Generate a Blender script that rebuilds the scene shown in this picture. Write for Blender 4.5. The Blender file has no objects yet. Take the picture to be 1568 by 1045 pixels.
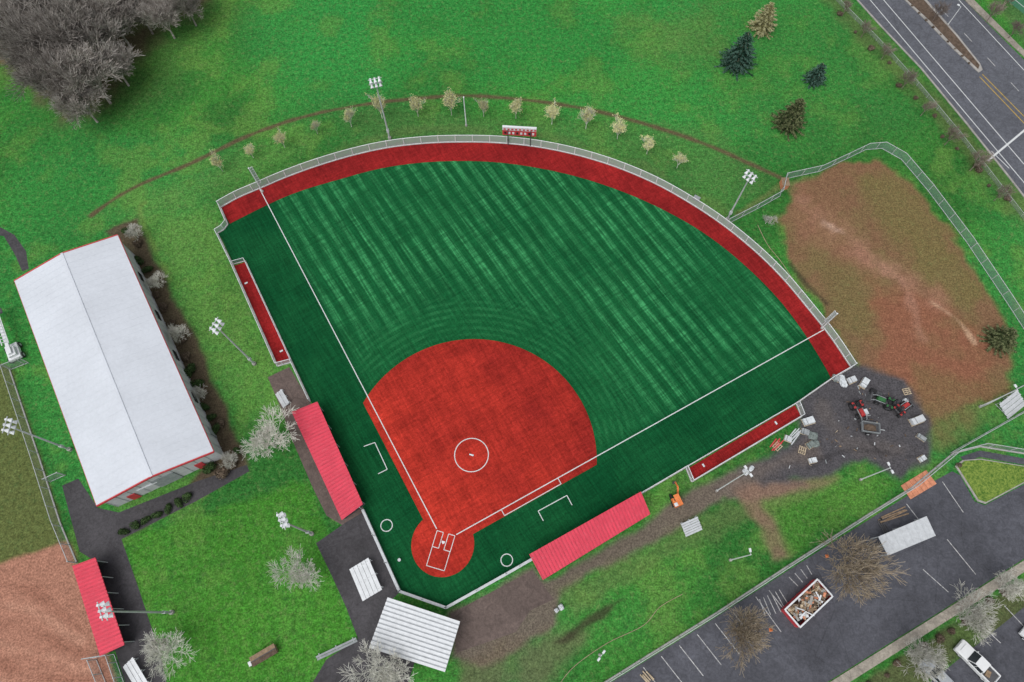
import bpy, math, random
import numpy as np
from mathutils import Vector, Matrix
from mathutils.geometry import tessellate_polygon
random.seed(7); np.random.seed(7)
scene=bpy.context.scene
# ------------------------------------------------------------------ camera / survey frame (metres, camera mast over origin)
CH=98.0; F=1045.3; TH=math.radians(22.04); C_,S_=math.cos(TH),math.sin(TH)
def S(px,py,h=0.0):
    """site-plan coordinate -> world metres at level h"""
    u=px-784.0; v=522.5-py; d=F*C_-v*S_
    k=(CH-h)/d
    return Vector((u*k,(v*C_+F*S_)*k,h))
cam=bpy.data.cameras.new('camera'); cam.lens=24; cam.sensor_width=36; cam.clip_end=20000; cam.clip_start=0.5
co=bpy.data.objects.new('camera',cam); co.location=(0,0,CH); co.rotation_euler=(TH,0,0)
scene.collection.objects.link(co); scene.camera=co

def lin(r,g,b):
    def f(c):
        c/=255.0
        return c/12.92 if c<=.04045 else ((c+.055)/1.055)**2.4
    return (f(r),f(g),f(b))
# ------------------------------------------------------------------ light
w=bpy.data.worlds.new('World'); scene.world=w; w.use_nodes=True
nt=w.node_tree; bg=nt.nodes['Background']
sky=nt.nodes.new('ShaderNodeTexSky'); sky.sky_type='NISHITA'; sky.sun_disc=False
SUN_EL=math.radians(62); SUN_AZ=math.radians(215)
sky.sun_elevation=SUN_EL; sky.sun_rotation=SUN_AZ; sky.air_density=1.0; sky.dust_density=3.0
hs=nt.nodes.new('ShaderNodeHueSaturation'); hs.inputs['Saturation'].default_value=0.2
nt.links.new(sky.outputs[0],hs.inputs['Color']); nt.links.new(hs.outputs[0],bg.inputs[0])
bg.inputs[1].default_value=0.15
sd=bpy.data.lights.new('sun','SUN'); sd.energy=1.4; sd.angle=math.radians(45); sd.color=(1,.985,.96)
so=bpy.data.objects.new('sun',sd); scene.collection.objects.link(so)
sv=Vector((math.sin(SUN_AZ)*math.cos(SUN_EL),math.cos(SUN_AZ)*math.cos(SUN_EL),math.sin(SUN_EL)))
so.rotation_euler=(-sv).to_track_quat('-Z','Y').to_euler(); so.location=(0,-40,80)
scene.view_settings.view_transform='Standard'; scene.view_settings.look='None'; scene.view_settings.exposure=0

# ------------------------------------------------------------------ materials
class NT:
    def __init__(s,name):
        s.m=bpy.data.materials.new(name); s.m.use_nodes=True; s.t=s.m.node_tree
        s.b=s.t.nodes['Principled BSDF']; s.out=s.t.nodes['Material Output']
        s._pos=None
    def n(s,t,**k):
        x=s.t.nodes.new(t)
        for a,b in k.items(): setattr(x,a,b)
        return x
    def put(s,sock,v):
        if isinstance(v,bpy.types.NodeSocket): s.t.links.new(v,sock)
        elif isinstance(v,(tuple,list)) and len(v)==3 and sock.type=='RGBA': sock.default_value=(*v,1)
        else: sock.default_value=v
    @property
    def pos(s):
        if s._pos is None: s._pos=s.n('ShaderNodeNewGeometry').outputs['Position']
        return s._pos
    def math(s,op,a,b=0.0,c=0.0,clamp=False):
        x=s.n('ShaderNodeMath',operation=op,use_clamp=clamp)
        s.put(x.inputs[0],a); s.put(x.inputs[1],b); s.put(x.inputs[2],c); return x.outputs[0]
    def noise(s,scale,detail=4,rough=.6,vec=None,dist=0):
        x=s.n('ShaderNodeTexNoise'); s.put(x.inputs['Vector'],vec if vec is not None else s.pos)
        x.inputs['Scale'].default_value=scale; x.inputs['Detail'].default_value=detail
        x.inputs['Roughness'].default_value=rough; x.inputs['Distortion'].default_value=dist
        return x.outputs[0]
    def ramp(s,v,a,b,lo=0.,hi=1.):
        x=s.n('ShaderNodeMapRange'); s.put(x.inputs[0],v)
        for i,q in enumerate((a,b,lo,hi)): x.inputs[i+1].default_value=q
        return x.outputs[0]
    def mix(s,f,a,b,mode='MIX'):
        x=s.n('ShaderNodeMix',data_type='RGBA',blend_type=mode)
        s.put(x.inputs[0],f); s.put(x.inputs[6],a); s.put(x.inputs[7],b); return x.outputs[2]
    def scalecol(s,col,f):
        x=s.n('ShaderNodeVectorMath',operation='SCALE'); 
        if isinstance(col,(tuple,list)): x.inputs[0].default_value=col
        else: s.t.links.new(col,x.inputs[0])
        s.put(x.inputs['Scale'],f); return x.outputs[0]
    def dot(s,v):
        x=s.n('ShaderNodeVectorMath',operation='DOT_PRODUCT'); s.t.links.new(s.pos,x.inputs[0]); x.inputs[1].default_value=v
        return x.outputs['Value']
    def comb(s,a,b,c=0.0):
        x=s.n('ShaderNodeCombineXYZ'); s.put(x.inputs[0],a); s.put(x.inputs[1],b); s.put(x.inputs[2],c); return x.outputs[0]
    def fin(s,col,rough=.8,spec=.2,bump=None,bd=.02,bs=.5,metal=0):
        s.put(s.b.inputs['Base Color'],col); s.put(s.b.inputs['Roughness'],rough)
        s.b.inputs['Specular IOR Level'].default_value=spec; s.b.inputs['Metallic'].default_value=metal
        if bump is not None:
            x=s.n('ShaderNodeBump'); x.inputs['Distance'].default_value=bd; x.inputs['Strength'].default_value=bs
            s.t.links.new(bump,x.inputs['Height']); s.t.links.new(x.outputs[0],s.b.inputs['Normal'])
        return s.m
def simple(name,col,rough=.7,spec=.25,var=.25,sc=1.5,metal=0,fine=True):
    m=NT(name); a=m.noise(sc,3,.65)
    f=m.ramp(a,.3,.7,1-var,1+var)
    if fine: f=m.math('MULTIPLY',f,m.ramp(m.noise(sc*6,2,.7),.3,.7,1-var*.6,1+var*.6))
    return m.fin(m.scalecol(col,f),rough,spec,metal=metal)
M={}
M['white']=simple('white_painted_metal',(.66,.68,.70),.5,.3,.08)
M['galv']=simple('galvanised_steel',(.44,.46,.47),.5,.4,.12)
M['lightgrey']=simple('pale_grey_metal',(.5,.52,.54),.5,.3,.12)
M['midgrey']=simple('weathered_grey_metal',(.27,.29,.30),.6,.3,.2)
M['dark']=simple('dark_rubber',(.02,.02,.022),.7,.3,.3)
M['darkgrey']=simple('dark_grey_metal',(.07,.07,.075),.6,.3,.25)
M['paintline']=simple('white_line_paint',(.58,.60,.60),.8,.1,.18,6)
M['wornline']=simple('worn_parking_paint',(.40,.40,.40),.8,.1,.5,3)
M['yellow']=simple('yellow_line_paint',(.5,.33,.05),.8,.1,.25,3)
M['conc']=simple('concrete_kerb',(.33,.315,.295),.85,.15,.2,.8)
M['redtrim']=simple('red_trim',(.5,.05,.06),.5,.3,.12)
M['wood']=simple('timber',(.24,.17,.11),.8,.2,.3,3)
M['palewood']=simple('pale_timber',(.42,.34,.24),.8,.2,.25,3)
M['orange']=simple('orange_paint',(.7,.2,.06),.6,.3,.2)
M['orangemat']=simple('orange_mat',(.58,.24,.14),.8,.2,.25,1)
M['tan']=simple('tan_hose',(.32,.27,.17),.8,.2,.25,1)
M['glass']=simple('dark_glass',(.02,.025,.03),.12,.6,.1)
M['red']=simple('red_machine_paint',(.36,.03,.03),.5,.35,.25)
M['green']=simple('green_machine_paint',(.03,.13,.04),.5,.35,.25)
M['carwhite']=simple('white_car_paint',(.68,.69,.7),.25,.5,.03)
M['carsilver']=simple('silver_car_paint',(.33,.35,.37),.25,.5,.04)
M['plastic']=simple('white_plastic_sheet',(.55,.58,.60),.5,.3,.25,2)
M['greybag']=simple('grey_green_tarp',(.17,.20,.19),.7,.2,.35,2)
M['dirtpile']=simple('soil',(.11,.08,.06),.95,.1,.35,2)
M['siding']=simple('white_siding',(.5,.51,.52),.7,.2,.1)
M['court']=simple('tennis_court_paint',(.05,.16,.09),.8,.1,.12)
def asphalt(name,base,patch=.25,grit=.24):
    m=NT(name)
    f=m.ramp(m.noise(.12,4,.6),.3,.7,1-patch,1+patch)
    f=m.math('MULTIPLY',f,m.ramp(m.noise(3.5,2,.8),.25,.75,1-grit,1+grit))
    f=m.math('MULTIPLY',f,m.ramp(m.noise(.9,3,.7,dist=1.2),.35,.62,.78,1.1))
    v=m.n('ShaderNodeTexVoronoi',feature='DISTANCE_TO_EDGE'); m.t.links.new(m.pos,v.inputs['Vector']); v.inputs['Scale'].default_value=.11
    crack=m.ramp(v.outputs['Distance'],0,.006,.75,1.)
    f=m.math('MULTIPLY',f,crack)
    return m.fin(m.scalecol(base,f),.75,.25)
M['asphalt']=asphalt('asphalt',lin(78,79,86)); M['road']=asphalt('road_asphalt',lin(90,92,99),.12)
M['darkasphalt']=asphalt('dark_asphalt',lin(68,66,69)); M['sidewalk']=asphalt('concrete_pavement',lin(152,145,134),.12)
M['brownpave']=asphalt('brown_asphalt',lin(98,85,80),.2)
m=NT('gym_roof_sheet')
f=m.ramp(m.noise(.15,4,.6),.3,.7,.93,1.05); f=m.math('MULTIPLY',f,m.ramp(m.noise(2.5,3,.7),.3,.7,.95,1.04))
M['roof']=m.fin(m.scalecol((.58,.61,.66),f),.5,.25)
m=NT('pink_red_roof_sheet')
f=m.ramp(m.noise(.6,3,.6),.3,.7,.88,1.1)
M['pinkroof']=m.fin(m.mix(m.ramp(m.noise(1.7,3,.7),.5,.8,0,.3),m.scalecol((.64,.055,.095),f),(.60,.16,.19)),.5,.25)
M['pinkrib']=simple('pink_red_roof_rib',(.56,.05,.085),.5,.25,.15)
def meshmat(name,col,fac):
    m=NT(name); m.fin(col,.6,.2)
    tr=m.n('ShaderNodeBsdfTransparent'); mx=m.n('ShaderNodeMixShader'); mx.inputs[0].default_value=fac
    m.t.links.new(tr.outputs[0],mx.inputs[1]); m.t.links.new(m.b.outputs[0],mx.inputs[2]); m.t.links.new(mx.outputs[0],m.out.inputs[0]); return m.m
M['link']=meshmat('chain_link_mesh',(.36,.39,.39),.3)
M['screen']=meshmat('pale_windscreen_mesh',(.50,.54,.55),.55)
M['greenscreen']=meshmat('pale_green_screen_mesh',(.26,.38,.34),.38)
def foliage(name,a,b,sc=1.2):
    m=NT(name); f=m.ramp(m.noise(sc,3,.7),.32,.68)
    inf=m.n('ShaderNodeObjectInfo').outputs['Random']
    c=m.mix(f,a,b); c=m.scalecol(c,m.ramp(inf,0,1,.78,1.2))
    return m.fin(c,.85,.1)
M['bark']=foliage('pale_grey_bark',(.17,.145,.125),(.46,.43,.40))
M['barkpale']=foliage('lichen_pale_bark',(.42,.41,.36),(.68,.67,.62))
M['barkbrown']=foliage('brown_bark',(.24,.19,.14),(.42,.35,.26))
M['barkred']=foliage('red_grey_twigs',(.17,.13,.11),(.30,.25,.22))
M['bud']=foliage('yellow_green_buds',(.46,.46,.18),(.72,.70,.40),2)
M['needle']=foliage('spruce_needles',(.006,.024,.014),(.025,.065,.042),2.5)
M['needletip']=foliage('spruce_tips',(.035,.085,.06),(.09,.16,.13),2.5)
M['needle2']=foliage('olive_conifer_needles',(.025,.045,.018),(.075,.09,.035),2.5)
M['needle2tip']=foliage('olive_conifer_tips',(.09,.115,.05),(.19,.20,.10),2.5)
M['needle3']=foliage('yellow_larch_needles',(.2,.2,.08),(.36,.34,.16),2.5)
M['needle3tip']=foliage('yellow_larch_tips',(.36,.36,.18),(.52,.5,.3),2.5)
M['leafdark']=foliage('dark_shrub_leaves',(.018,.04,.014),(.07,.12,.04),3)
M['leafbrown']=foliage('brown_shrub_leaves',(.08,.055,.04),(.19,.15,.11),3)

# ------------------------------------------------------------------ mesh builder
class MB:
    def __init__(s): s.v=[];s.f=[];s.mi=[];s.mats=[];s.T=None
    def mid(s,m):
        if isinstance(m,str): m=M[m]
        if m not in s.mats: s.mats.append(m)
        return s.mats.index(m)
    def add(s,vs,fs,mat):
        o=len(s.v)
        if s.T is not None: vs=[tuple(s.T@Vector(p)) for p in vs]
        else: vs=[tuple(p) for p in vs]
        s.v+=vs; k=s.mid(mat)
        for f in fs: s.f.append(tuple(i+o for i in f)); s.mi.append(k)
    def hexa(s,b,t,mat):
        s.add(list(b)+list(t),[(3,2,1,0),(4,5,6,7),(0,1,5,4),(1,2,6,5),(2,3,7,6),(3,0,4,7)],mat)
    def box(s,c,d,mat,rz=0.0,top=1.0,tilt=None):
        x,y,z=[q/2 for q in d]; R=Matrix.Rotation(rz,3,'Z')
        if tilt: R=R@tilt
        c=Vector(c)
        b=[c+R@Vector(q) for q in((-x,-y,-z),(x,-y,-z),(x,y,-z),(-x,y,-z))]
        t=[c+R@Vector(q) for q in((-x*top,-y*top,z),(x*top,-y*top,z),(x*top,y*top,z),(-x*top,y*top,z))]
        s.hexa(b,t,mat)
    def beam(s,a,b,w,h,mat):
        a=Vector(a);b=Vector(b);d=(b-a); 
        if d.length<1e-6:return
        d.normalize(); up=Vector((0,0,1)) if abs(d.z)<.95 else Vector((1,0,0))
        sx=d.cross(up).normalized()*w/2; uz=sx.cross(d).normalized()*h/2
        s.hexa([a-sx-uz,a+sx-uz,b+sx-uz,b-sx-uz],[a-sx+uz,a+sx+uz,b+sx+uz,b-sx+uz],mat)
    def cyl(s,a,b,r0,r1,mat,n=8,cap=True):
        a=Vector(a);b=Vector(b);d=(b-a).normalized(); up=Vector((0,0,1)) if abs(d.z)<.95 else Vector((1,0,0))
        x=d.cross(up).normalized();y=d.cross(x)
        vs=[a+(x*math.cos(q)+y*math.sin(q))*r0 for q in [2*math.pi*i/n for i in range(n)]]
        vs+=[b+(x*math.cos(q)+y*math.sin(q))*r1 for q in [2*math.pi*i/n for i in range(n)]]
        fs=[(i,i+n,(i+1)%n+n,(i+1)%n) for i in range(n)]
        if cap: fs+=[tuple(range(n)),tuple(reversed(range(n,2*n)))]
        s.add(vs,fs,mat)
    def poly(s,pts,z,mat):
        p=[Vector((q[0],q[1],z)) for q in pts]
        tr=tessellate_polygon([p]); out=[]
        for a,b,c in tr:
            n=(p[b]-p[a]).cross(p[c]-p[a]).z
            out.append((a,b,c) if n>0 else (a,c,b))
        s.add(p,out,mat)
    def prism(s,pts,z0,z1,mat):
        s.poly(pts,z1,mat); n=len(pts)
        for i in range(n):
            a=pts[i];b=pts[(i+1)%n]
            s.add([(a[0],a[1],z0),(b[0],b[1],z0),(b[0],b[1],z1),(a[0],a[1],z1)],[(0,1,2,3)],mat)
    def strip(s,a,b,wd,z,mat):
        a=Vector((a[0],a[1]));b=Vector((b[0],b[1]));d=(b-a).normalized();n=Vector((-d.y,d.x))*wd/2
        s.add([(*(a-n),z),(*(b-n),z),(*(b+n),z),(*(a+n),z)],[(0,1,2,3)],mat)
    def lump(s,c,r,mat,seed=0,n=10,rz=0):
        rnd=random.Random(seed); vs=[];R=Matrix.Rotation(rz,3,'Z')
        for j in range(n//2+1):
            ph=math.pi/2*j/(n//2)
            for i in range(n):
                a=2*math.pi*i/n; k=rnd.uniform(.82,1.1)
                cc=max(0,math.cos(ph))**.45
                x,y=math.cos(a),math.sin(a); q=max(abs(x),abs(y))**.8
                vs.append(Vector(c)+R@Vector((x*cc*r[0]*k/q,y*cc*r[1]*k/q,math.sin(ph)**.8*r[2]*rnd.uniform(.85,1.1))))
        fs=[]
        for j in range(n//2):
            for i in range(n): a=j*n+i;b=j*n+(i+1)%n; fs.append((a,b,b+n,a+n))
        s.add(vs,fs,mat)
    def mesh(s,name,smooth=False):
        me=bpy.data.meshes.new(name); me.from_pydata(s.v,[],s.f)
        for m in s.mats: me.materials.append(m)
        me.polygons.foreach_set('material_index',s.mi)
        if smooth: me.polygons.foreach_set('use_smooth',[True]*len(s.f))
        me.update(); return me
    def build(s,name,smooth=False,parent=None,bevel=0):
        o=bpy.data.objects.new(name,s.mesh(name,smooth)); scene.collection.objects.link(o)
        if parent: o.parent=parent
        if bevel:
            b=o.modifiers.new('bevel','BEVEL'); b.width=bevel; b.segments=2; b.limit_method='ANGLE'
        return o
def empty(name):
    e=bpy.data.objects.new(name,None); scene.collection.objects.link(e); return e
def inst(name,me,loc,rz=0,sc=1.0,sz=None):
    o=bpy.data.objects.new(name,me); scene.collection.objects.link(o); o.location=loc; o.rotation_euler=(0,0,rz)
    o.scale=(sc,sc,sz if sz else sc); return o
def catmull(P,n=6):
    P=[Vector(p) for p in P]; out=[]
    for i in range(len(P)-1):
        a=P[max(i-1,0)];b=P[i];c=P[i+1];d=P[min(i+2,len(P)-1)]
        for k in range(n):
            t=k/n; out.append(.5*((2*b)+(c-a)*t+(2*a-5*b+4*c-d)*t*t+(3*b-a-3*c+d)*t**3))
    out.append(P[-1]); return out
def SP(L,h=0): return [S(x,y,h) for x,y in L]

# ------------------------------------------------------------------ ground sheet
step=.33
xs=np.concatenate([[-6000,-1500,-500,-220,-150],np.arange(-118,118.1,step),[150,220,500,1500,6000]])
ys=np.concatenate([[-6000,-1500,-500,-150,-60,-30],np.arange(-14,126,step),[160,220,500,1500,6000]])
X,Y=np.meshgrid(xs,ys); nx,ny=len(xs),len(ys)
def vn(X,Y,sc,seed):
    r=np.random.RandomState(seed).rand(256,256); x=X*sc+1000;y=Y*sc+1000
    xi=np.floor(x).astype(int);yi=np.floor(y).astype(int);fx=x-xi;fy=y-yi
    fx=fx*fx*(3-2*fx);fy=fy*fy*(3-2*fy); g=lambda a,b:r[a%256,b%256]
    return (g(xi,yi)*(1-fx)+g(xi+1,yi)*fx)*(1-fy)+(g(xi,yi+1)*(1-fx)+g(xi+1,yi+1)*fx)*fy
def fbm(X,Y,sc,seed,o=4):
    t=0;a=.5;s=0
    for i in range(o): t=t+a*vn(X,Y,sc*2**i,seed+i);s+=a;a*=.55
    return t/s
N1=fbm(X,Y,.35,3,4)-.5; N2=fbm(X,Y,.06,9,5); N3=fbm(X,Y,.2,21,5); N4=fbm(X,Y,.03,31,3)
def sm(x): x=np.clip(x,0,1); return x*x*(3-2*x)
def segd(X,Y,a,b):
    dx,dy=b[0]-a[0],b[1]-a[1];L=dx*dx+dy*dy+1e-9
    t=np.clip(((X-a[0])*dx+(Y-a[1])*dy)/L,0,1)
    return np.hypot(X-a[0]-t*dx,Y-a[1]-t*dy)
def sdf(P):
    d=np.full(X.shape,1e9);ins=np.zeros(X.shape,bool);n=len(P)
    for i in range(n):
        a=P[i];b=P[(i+1)%n]; d=np.minimum(d,segd(X,Y,a,b))
        c=((a[1]>Y)!=(b[1]>Y)); 
        with np.errstate(all='ignore'): xx=(b[0]-a[0])*(Y-a[1])/(b[1]-a[1]+1e-12)+a[0]
        ins^=(c&(X<xx))
    return np.where(ins,d,-d)
def sline(P):
    d=np.full(X.shape,1e9)
    for i in range(len(P)-1): d=np.minimum(d,segd(X,Y,P[i],P[i+1]))
    return d
g1=np.array(lin(60,122,50));g2=np.array(lin(42,96,42));g3=np.array(lin(96,134,62));g4=np.array(lin(50,126,60))
a=sm((N2-.38)/.24)[...,None]*.8;b=sm((N3-.52)/.2)[...,None]*.5;c=sm((N4-.4)/.2)[...,None]
col=g1*(1-a)+g2*a; col=col*(1-.6*c)+g4*.6*c; col=col*(1-b)+g3*b
grass=np.ones(X.shape)
def blend(mk,cl,gr):
    global col,grass
    mk=np.clip(mk,0,1); col=col*(1-mk[...,None])+np.array(cl)*mk[...,None]; grass=grass*(1-mk)+gr*mk
def area(L,cl,soft=.5,amp=1.5,op=1,gr=0,patch=0):
    d=sdf(SP(L))+N1*amp*2
    mk=sm((d+soft)/(2*soft))*op
    if patch: mk=mk*(1-patch*sm((N3-.4)/.25))
    blend(mk,lin(*cl),gr)
def path(L,wd,cl,soft=.3,amp=.5,op=1,gr=0):
    d=wd-sline(catmull(SP(L),4))+N1*amp*2
    blend(sm((d+soft)/(2*soft))*op,lin(*cl),gr)
# lawn tones
area([(200,290),(330,330),(425,560),(470,640),(400,650),(300,560),(215,380)],(102,138,66),4,3,.55,1,.5)
area([(150,330),(330,250),(480,190),(480,230),(335,300),(220,330)],(94,134,68),3,2,.45,1,.5)
area([(185,825),(480,735),(545,975),(480,1045),(260,1060)],(68,126,40),.8,1,.65,1,.3)
area([(400,-60),(1290,-60),(1400,180),(1180,240),(700,130),(430,150)],(48,136,62),10,5,.6,1,.5)
area([(200,-60),(420,-60),(330,60),(240,150),(140,200),(60,200),(160,120)],(74,100,52),5,4,.55,1,.4)
area([(0,140),(200,200),(160,330),(0,340)],(46,120,54),6,4,.5,1,.4)
area([(950,30),(1090,20),(1110,90),(990,100)],(116,122,66),4,5,.35,1,.5)
area([(1050,-20),(1300,0),(1420,200),(1300,240),(1150,230),(1080,120)],(54,98,48),8,5,.4,1,.4)
area([(500,160),(1100,200),(1190,290),(1100,320),(1000,262),(860,215),(720,205),(560,225)],(78,110,60),2,2,.45,1,.3)
# litter under wood
area([(-90,-90),(390,-90),(310,15),(235,60),(190,120),(150,175),(95,185),(50,140),(0,105),(-90,100)],(96,80,66),2.5,2.5,.85,.3,.25)
area([(-90,-90),(60,-90),(40,90),(-90,110)],(120,92,78),2,2,.6,.1)
path([(140,330),(200,290),(300,247),(380,208),(470,178),(560,160),(640,151),(720,147),(820,155),(920,172),(1010,197),(1090,225),(1150,252),(1195,272)],.38,(92,78,60),.25,.25,.95,.1)
path([(225,310),(215,330),(260,430)],.3,(120,130,70),.5,.4,.4,.8)
path([(1280,0),(1400,130),(1480,215),(1600,360)],2.2,(96,94,62),2,2,.5,.5)
path([(340,300),(440,262),(600,205),(720,200),(860,215),(1000,262),(1110,325)],.7,(88,108,62),.8,1,.45,.7)
# faint mower passes and worn desire lines
for k in range(9): path([(205+k*32,830-k*8),(262+k*31,1050-k*4)],.25,(92,132,60),.5,.5,.3,1)
path([(1130,330),(1190,290),(1260,270)],.5,(110,110,70),.6,.8,.6,.4)
# bare soil paddock
area([(1188,335),(1215,290),(1285,252),(1345,243),(1392,278),(1455,355),(1512,445),(1552,510),(1545,600),(1475,630),(1410,655),(1330,580),(1300,548),(1258,478),(1210,405)],(122,90,70),.7,1.4,.95,.12,.12)
area([(1310,270),(1370,265),(1440,345),(1510,450),(1490,490),(1420,440),(1350,350)],(104,102,60),2,3,.6,.7,.4)
area([(1225,385),(1290,400),(1350,470),(1340,530),(1290,500)],(104,96,60),2.0,2,.55,.6,.3)
area([(1330,430),(1440,450),(1530,560),(1510,610),(1400,625),(1340,560)],(134,86,68),2,2.5,.7,0,.3)
area([(1190,330),(1230,290),(1290,330),(1340,420),(1300,400),(1230,370)],(138,98,80),1.5,2,.6,0,.3)
path([(1225,308),(1265,340),(1320,380),(1380,425),(1440,468)],1.4,(150,112,94),1.5,2.6,.55,0)
path([(1262,340),(1290,358)],.6,(196,172,156),.8,1.4,.55,0)
path([(1350,405),(1380,430),(1400,470),(1410,520)],.5,(156,118,100),1,2,.5,0)
path([(1425,462),(1465,490),(1492,525)],.2,(180,150,124),.3,.5,.7,0)
path([(1210,405),(1235,435),(1265,465)],.4,(60,58,44),.4,.5,.8,0)
area([(1400,560),(1530,590),(1520,640),(1440,690),(1400,640)],(116,94,66),1.5,2,.7,.4,.4)
# service yard and mud
area([(690,940),(815,872),(835,892),(995,797),(1060,747),(1130,722),(1240,742),(1225,765),(1110,765),(1005,832),(855,905),(850,962),(740,1020),(690,1010)],(104,92,85),.6,.7,.95,.05)
area([(1120,745),(1172,735),(1290,730),(1270,750),(1185,775),(1210,850),(1186,856),(1150,790)],(128,102,88),.8,1,.85,.1,.2)
area([(860,900),(1000,830),(1110,768),(1150,785),(1140,800),(1010,865),(880,940)],(104,106,72),1,1.5,.45,.5,.3)
area([(700,1015),(850,960),(905,965),(870,1010),(830,1060),(700,1060)],(104,92,76),1.5,2,.6,.3,.4)
area([(845,985),(885,955),(950,915),(960,917),(916,948),(862,988)],(60,52,44),.4,.6,.8,.1)
area([(1222,600),(1262,575),(1310,556),(1385,580),(1425,640),(1420,705),(1380,738),(1325,706),(1270,728),(1170,742),(1130,722),(1225,662)],(78,76,79),.7,1,1,0)
path([(1260,620),(1300,680),(1380,690)],1.4,(94,88,86),1,1.5,.6,0)
path([(1290,610),(1350,700)],.35,(56,54,56),.3,.5,.6,0); path([(1240,715),(1300,690),(1400,700)],.35,(56,54,56),.3,.5,.5,0)
path([(1100,745),(1240,690)],1.2,(104,94,88),.9,1,.6,0)
area([(1170,770),(1340,725),(1375,742),(1210,848)],(72,122,48),.8,1,.75,1,.2)
# lower-left diamond
area([(-60,520),(18,565),(105,840),(-60,890)],(90,96,56),.4,.5,.95,.8)
area([(-60,886),(104,826),(135,905),(178,1045),(180,1090),(-60,1090)],(158,114,96),.35,.4,1,0)
for k in range(6): path([(0,895+k*30),(50,905+k*32),(120+k*4,960+k*22)],.35,(174,132,112) if k%2 else (136,94,78),.6,1.2,.6,0)
# planting beds by the gym
area([(160,355),(210,335),(240,400),(320,560),(378,712),(330,745),(280,752),(320,700),(190,380)],(84,70,60),.5,.7,.95,.1)
area([(185,800),(280,752),(300,762),(195,822)],(76,66,58),.4,.5,.9,.1)
# far road median and verge
area([(1300,1060),(1330,1040),(1560,890),(1600,880),(1600,925),(1400,1060)],(82,84,58),.5,.8,.9,.5,.3)
area([(1475,-60),(1568,70),(1640,170),(1640,-60)],(74,100,62),1,1,.6,.8)
me=bpy.data.meshes.new('ground')
vv=np.stack([X,Y,np.zeros_like(X)],-1).reshape(-1,3)
ii=np.arange(ny*nx).reshape(ny,nx); q=np.stack([ii[:-1,:-1],ii[:-1,1:],ii[1:,1:],ii[1:,:-1]],-1).reshape(-1,4)
me.from_pydata(vv.tolist(),[],q.tolist())
at=me.color_attributes.new('soil_cover','FLOAT_COLOR','POINT')
at.data.foreach_set('color',np.concatenate([col,grass[...,None]],-1).reshape(-1).astype(np.float32))
m=NT('ground_cover')
ac=m.n('ShaderNodeAttribute',attribute_name='soil_cover')
gr=ac.outputs['Alpha']
fine=m.noise(1.5,3,.85); fg=m.ramp(fine,.3,.7,.5,1.5); fd=m.ramp(m.noise(1.1,3,.75),.3,.7,.78,1.22)
mx=m.n('ShaderNodeMix',data_type='FLOAT'); m.put(mx.inputs[0],gr); m.put(mx.inputs[2],fd); m.put(mx.inputs[3],fg)
c=m.scalecol(ac.outputs['Color'],mx.outputs[0])
yl=m.math('MULTIPLY',m.ramp(m.noise(1.1,4,.9,dist=.4),.52,.70,0,.6),gr,clamp=True)
c=m.mix(yl,c,(.16,.23,.08))
dk=m.math('MULTIPLY',m.ramp(m.noise(.7,4,.9),.53,.70,0,.6),gr,clamp=True)
c=m.mix(dk,c,(.025,.08,.026))
c=m.scalecol(c,m.ramp(m.noise(3.8,1,.9),.3,.7,.66,1.34))
me.materials.append(m.fin(c,.95,.05))
go=bpy.data.objects.new('ground',me); scene.collection.objects.link(go)

# ------------------------------------------------------------------ ball field
HOME=S(679,830); LP=S(400,294); RP=S(1260,506); PIT=S(722,697)
dl=(LP-HOME).normalized(); dr=(RP-HOME).normalized()
nl=Vector((-dl.y,dl.x,0)); nr=Vector((dr.y,-dr.x,0))
outer=catmull(SP([(338,318),(365,303),(400,288),(440,271),(490,253),(545,237),(597,226),(650,220),(700,218),(760,219),(820,225),(880,237),(940,255),(1000,280),(1056,311),(1107,345),(1155,384),(1196,424),(1235,470),(1273,518),(1303,563)]),4)
inner=catmull(SP([(352,343),(414,312),(460,293),(520,275),(580,259),(640,250),(700,247),(760,249),(820,257),(880,270),(940,289),(1000,314),(1060,346),(1110,381),(1160,425),(1200,468),(1235,516),(1262,560),(1272,579)]),4)
edgeL=[(340,366),(357,402),(377,402),(448,556),(476,614),(557,780),(614,905),(684,929),(775,877),(815,855),(980,757),(1050,716),(1218,619),(1272,581)]
turf=outer+SP([(1272,581)])+list(reversed(SP(edgeL)))[1:]+SP([(334,358),(345,350),(348,343)])
m=NT('artificial_turf')
def stripes_setup(m,rot=0.0):
    d=Matrix.Rotation(math.radians(rot),3,'Z')@dl
    return m.dot(tuple(d)),m.dot((d.y,-d.x,0))
u,wv=stripes_setup(m,3)
wob=m.math('MULTIPLY',m.math('SUBTRACT',m.noise(.1,2,.5),.5),.7)
brush=m.noise(1,3,.7,m.comb(m.math('MULTIPLY',u,.16),m.math('MULTIPLY',wv,3.0)))
brush2=m.noise(1,3,.7,m.comb(m.math('MULTIPLY',u,2.6),m.math('MULTIPLY',wv,.15)))
s1=m.ramp(m.math('SINE',m.math('MULTIPLY',m.math('ADD',wv,wob),2*math.pi/2.2)),-.35,.5,0,1)
s1c=m.ramp(m.math('SINE',m.math('MULTIPLY',m.math('ADD',wv,wob),2*math.pi/.55)),-.6,.6,.75,1)
s1b=m.ramp(m.math('SINE',m.math('MULTIPLY',m.math('ADD',u,wob),2*math.pi/1.5)),-.5,.6,.72,1)
vd=m.n('ShaderNodeVectorMath',operation='DISTANCE'); m.t.links.new(m.pos,vd.inputs[0]); vd.inputs[1].default_value=tuple(PIT); R=vd.outputs['Value']
arc=m.ramp(m.math('SINE',m.math('MULTIPLY',m.math('ADD',R,m.math('MULTIPLY',wob,.6)),2*math.pi/1.1)),-.3,.7,0,1)
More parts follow.
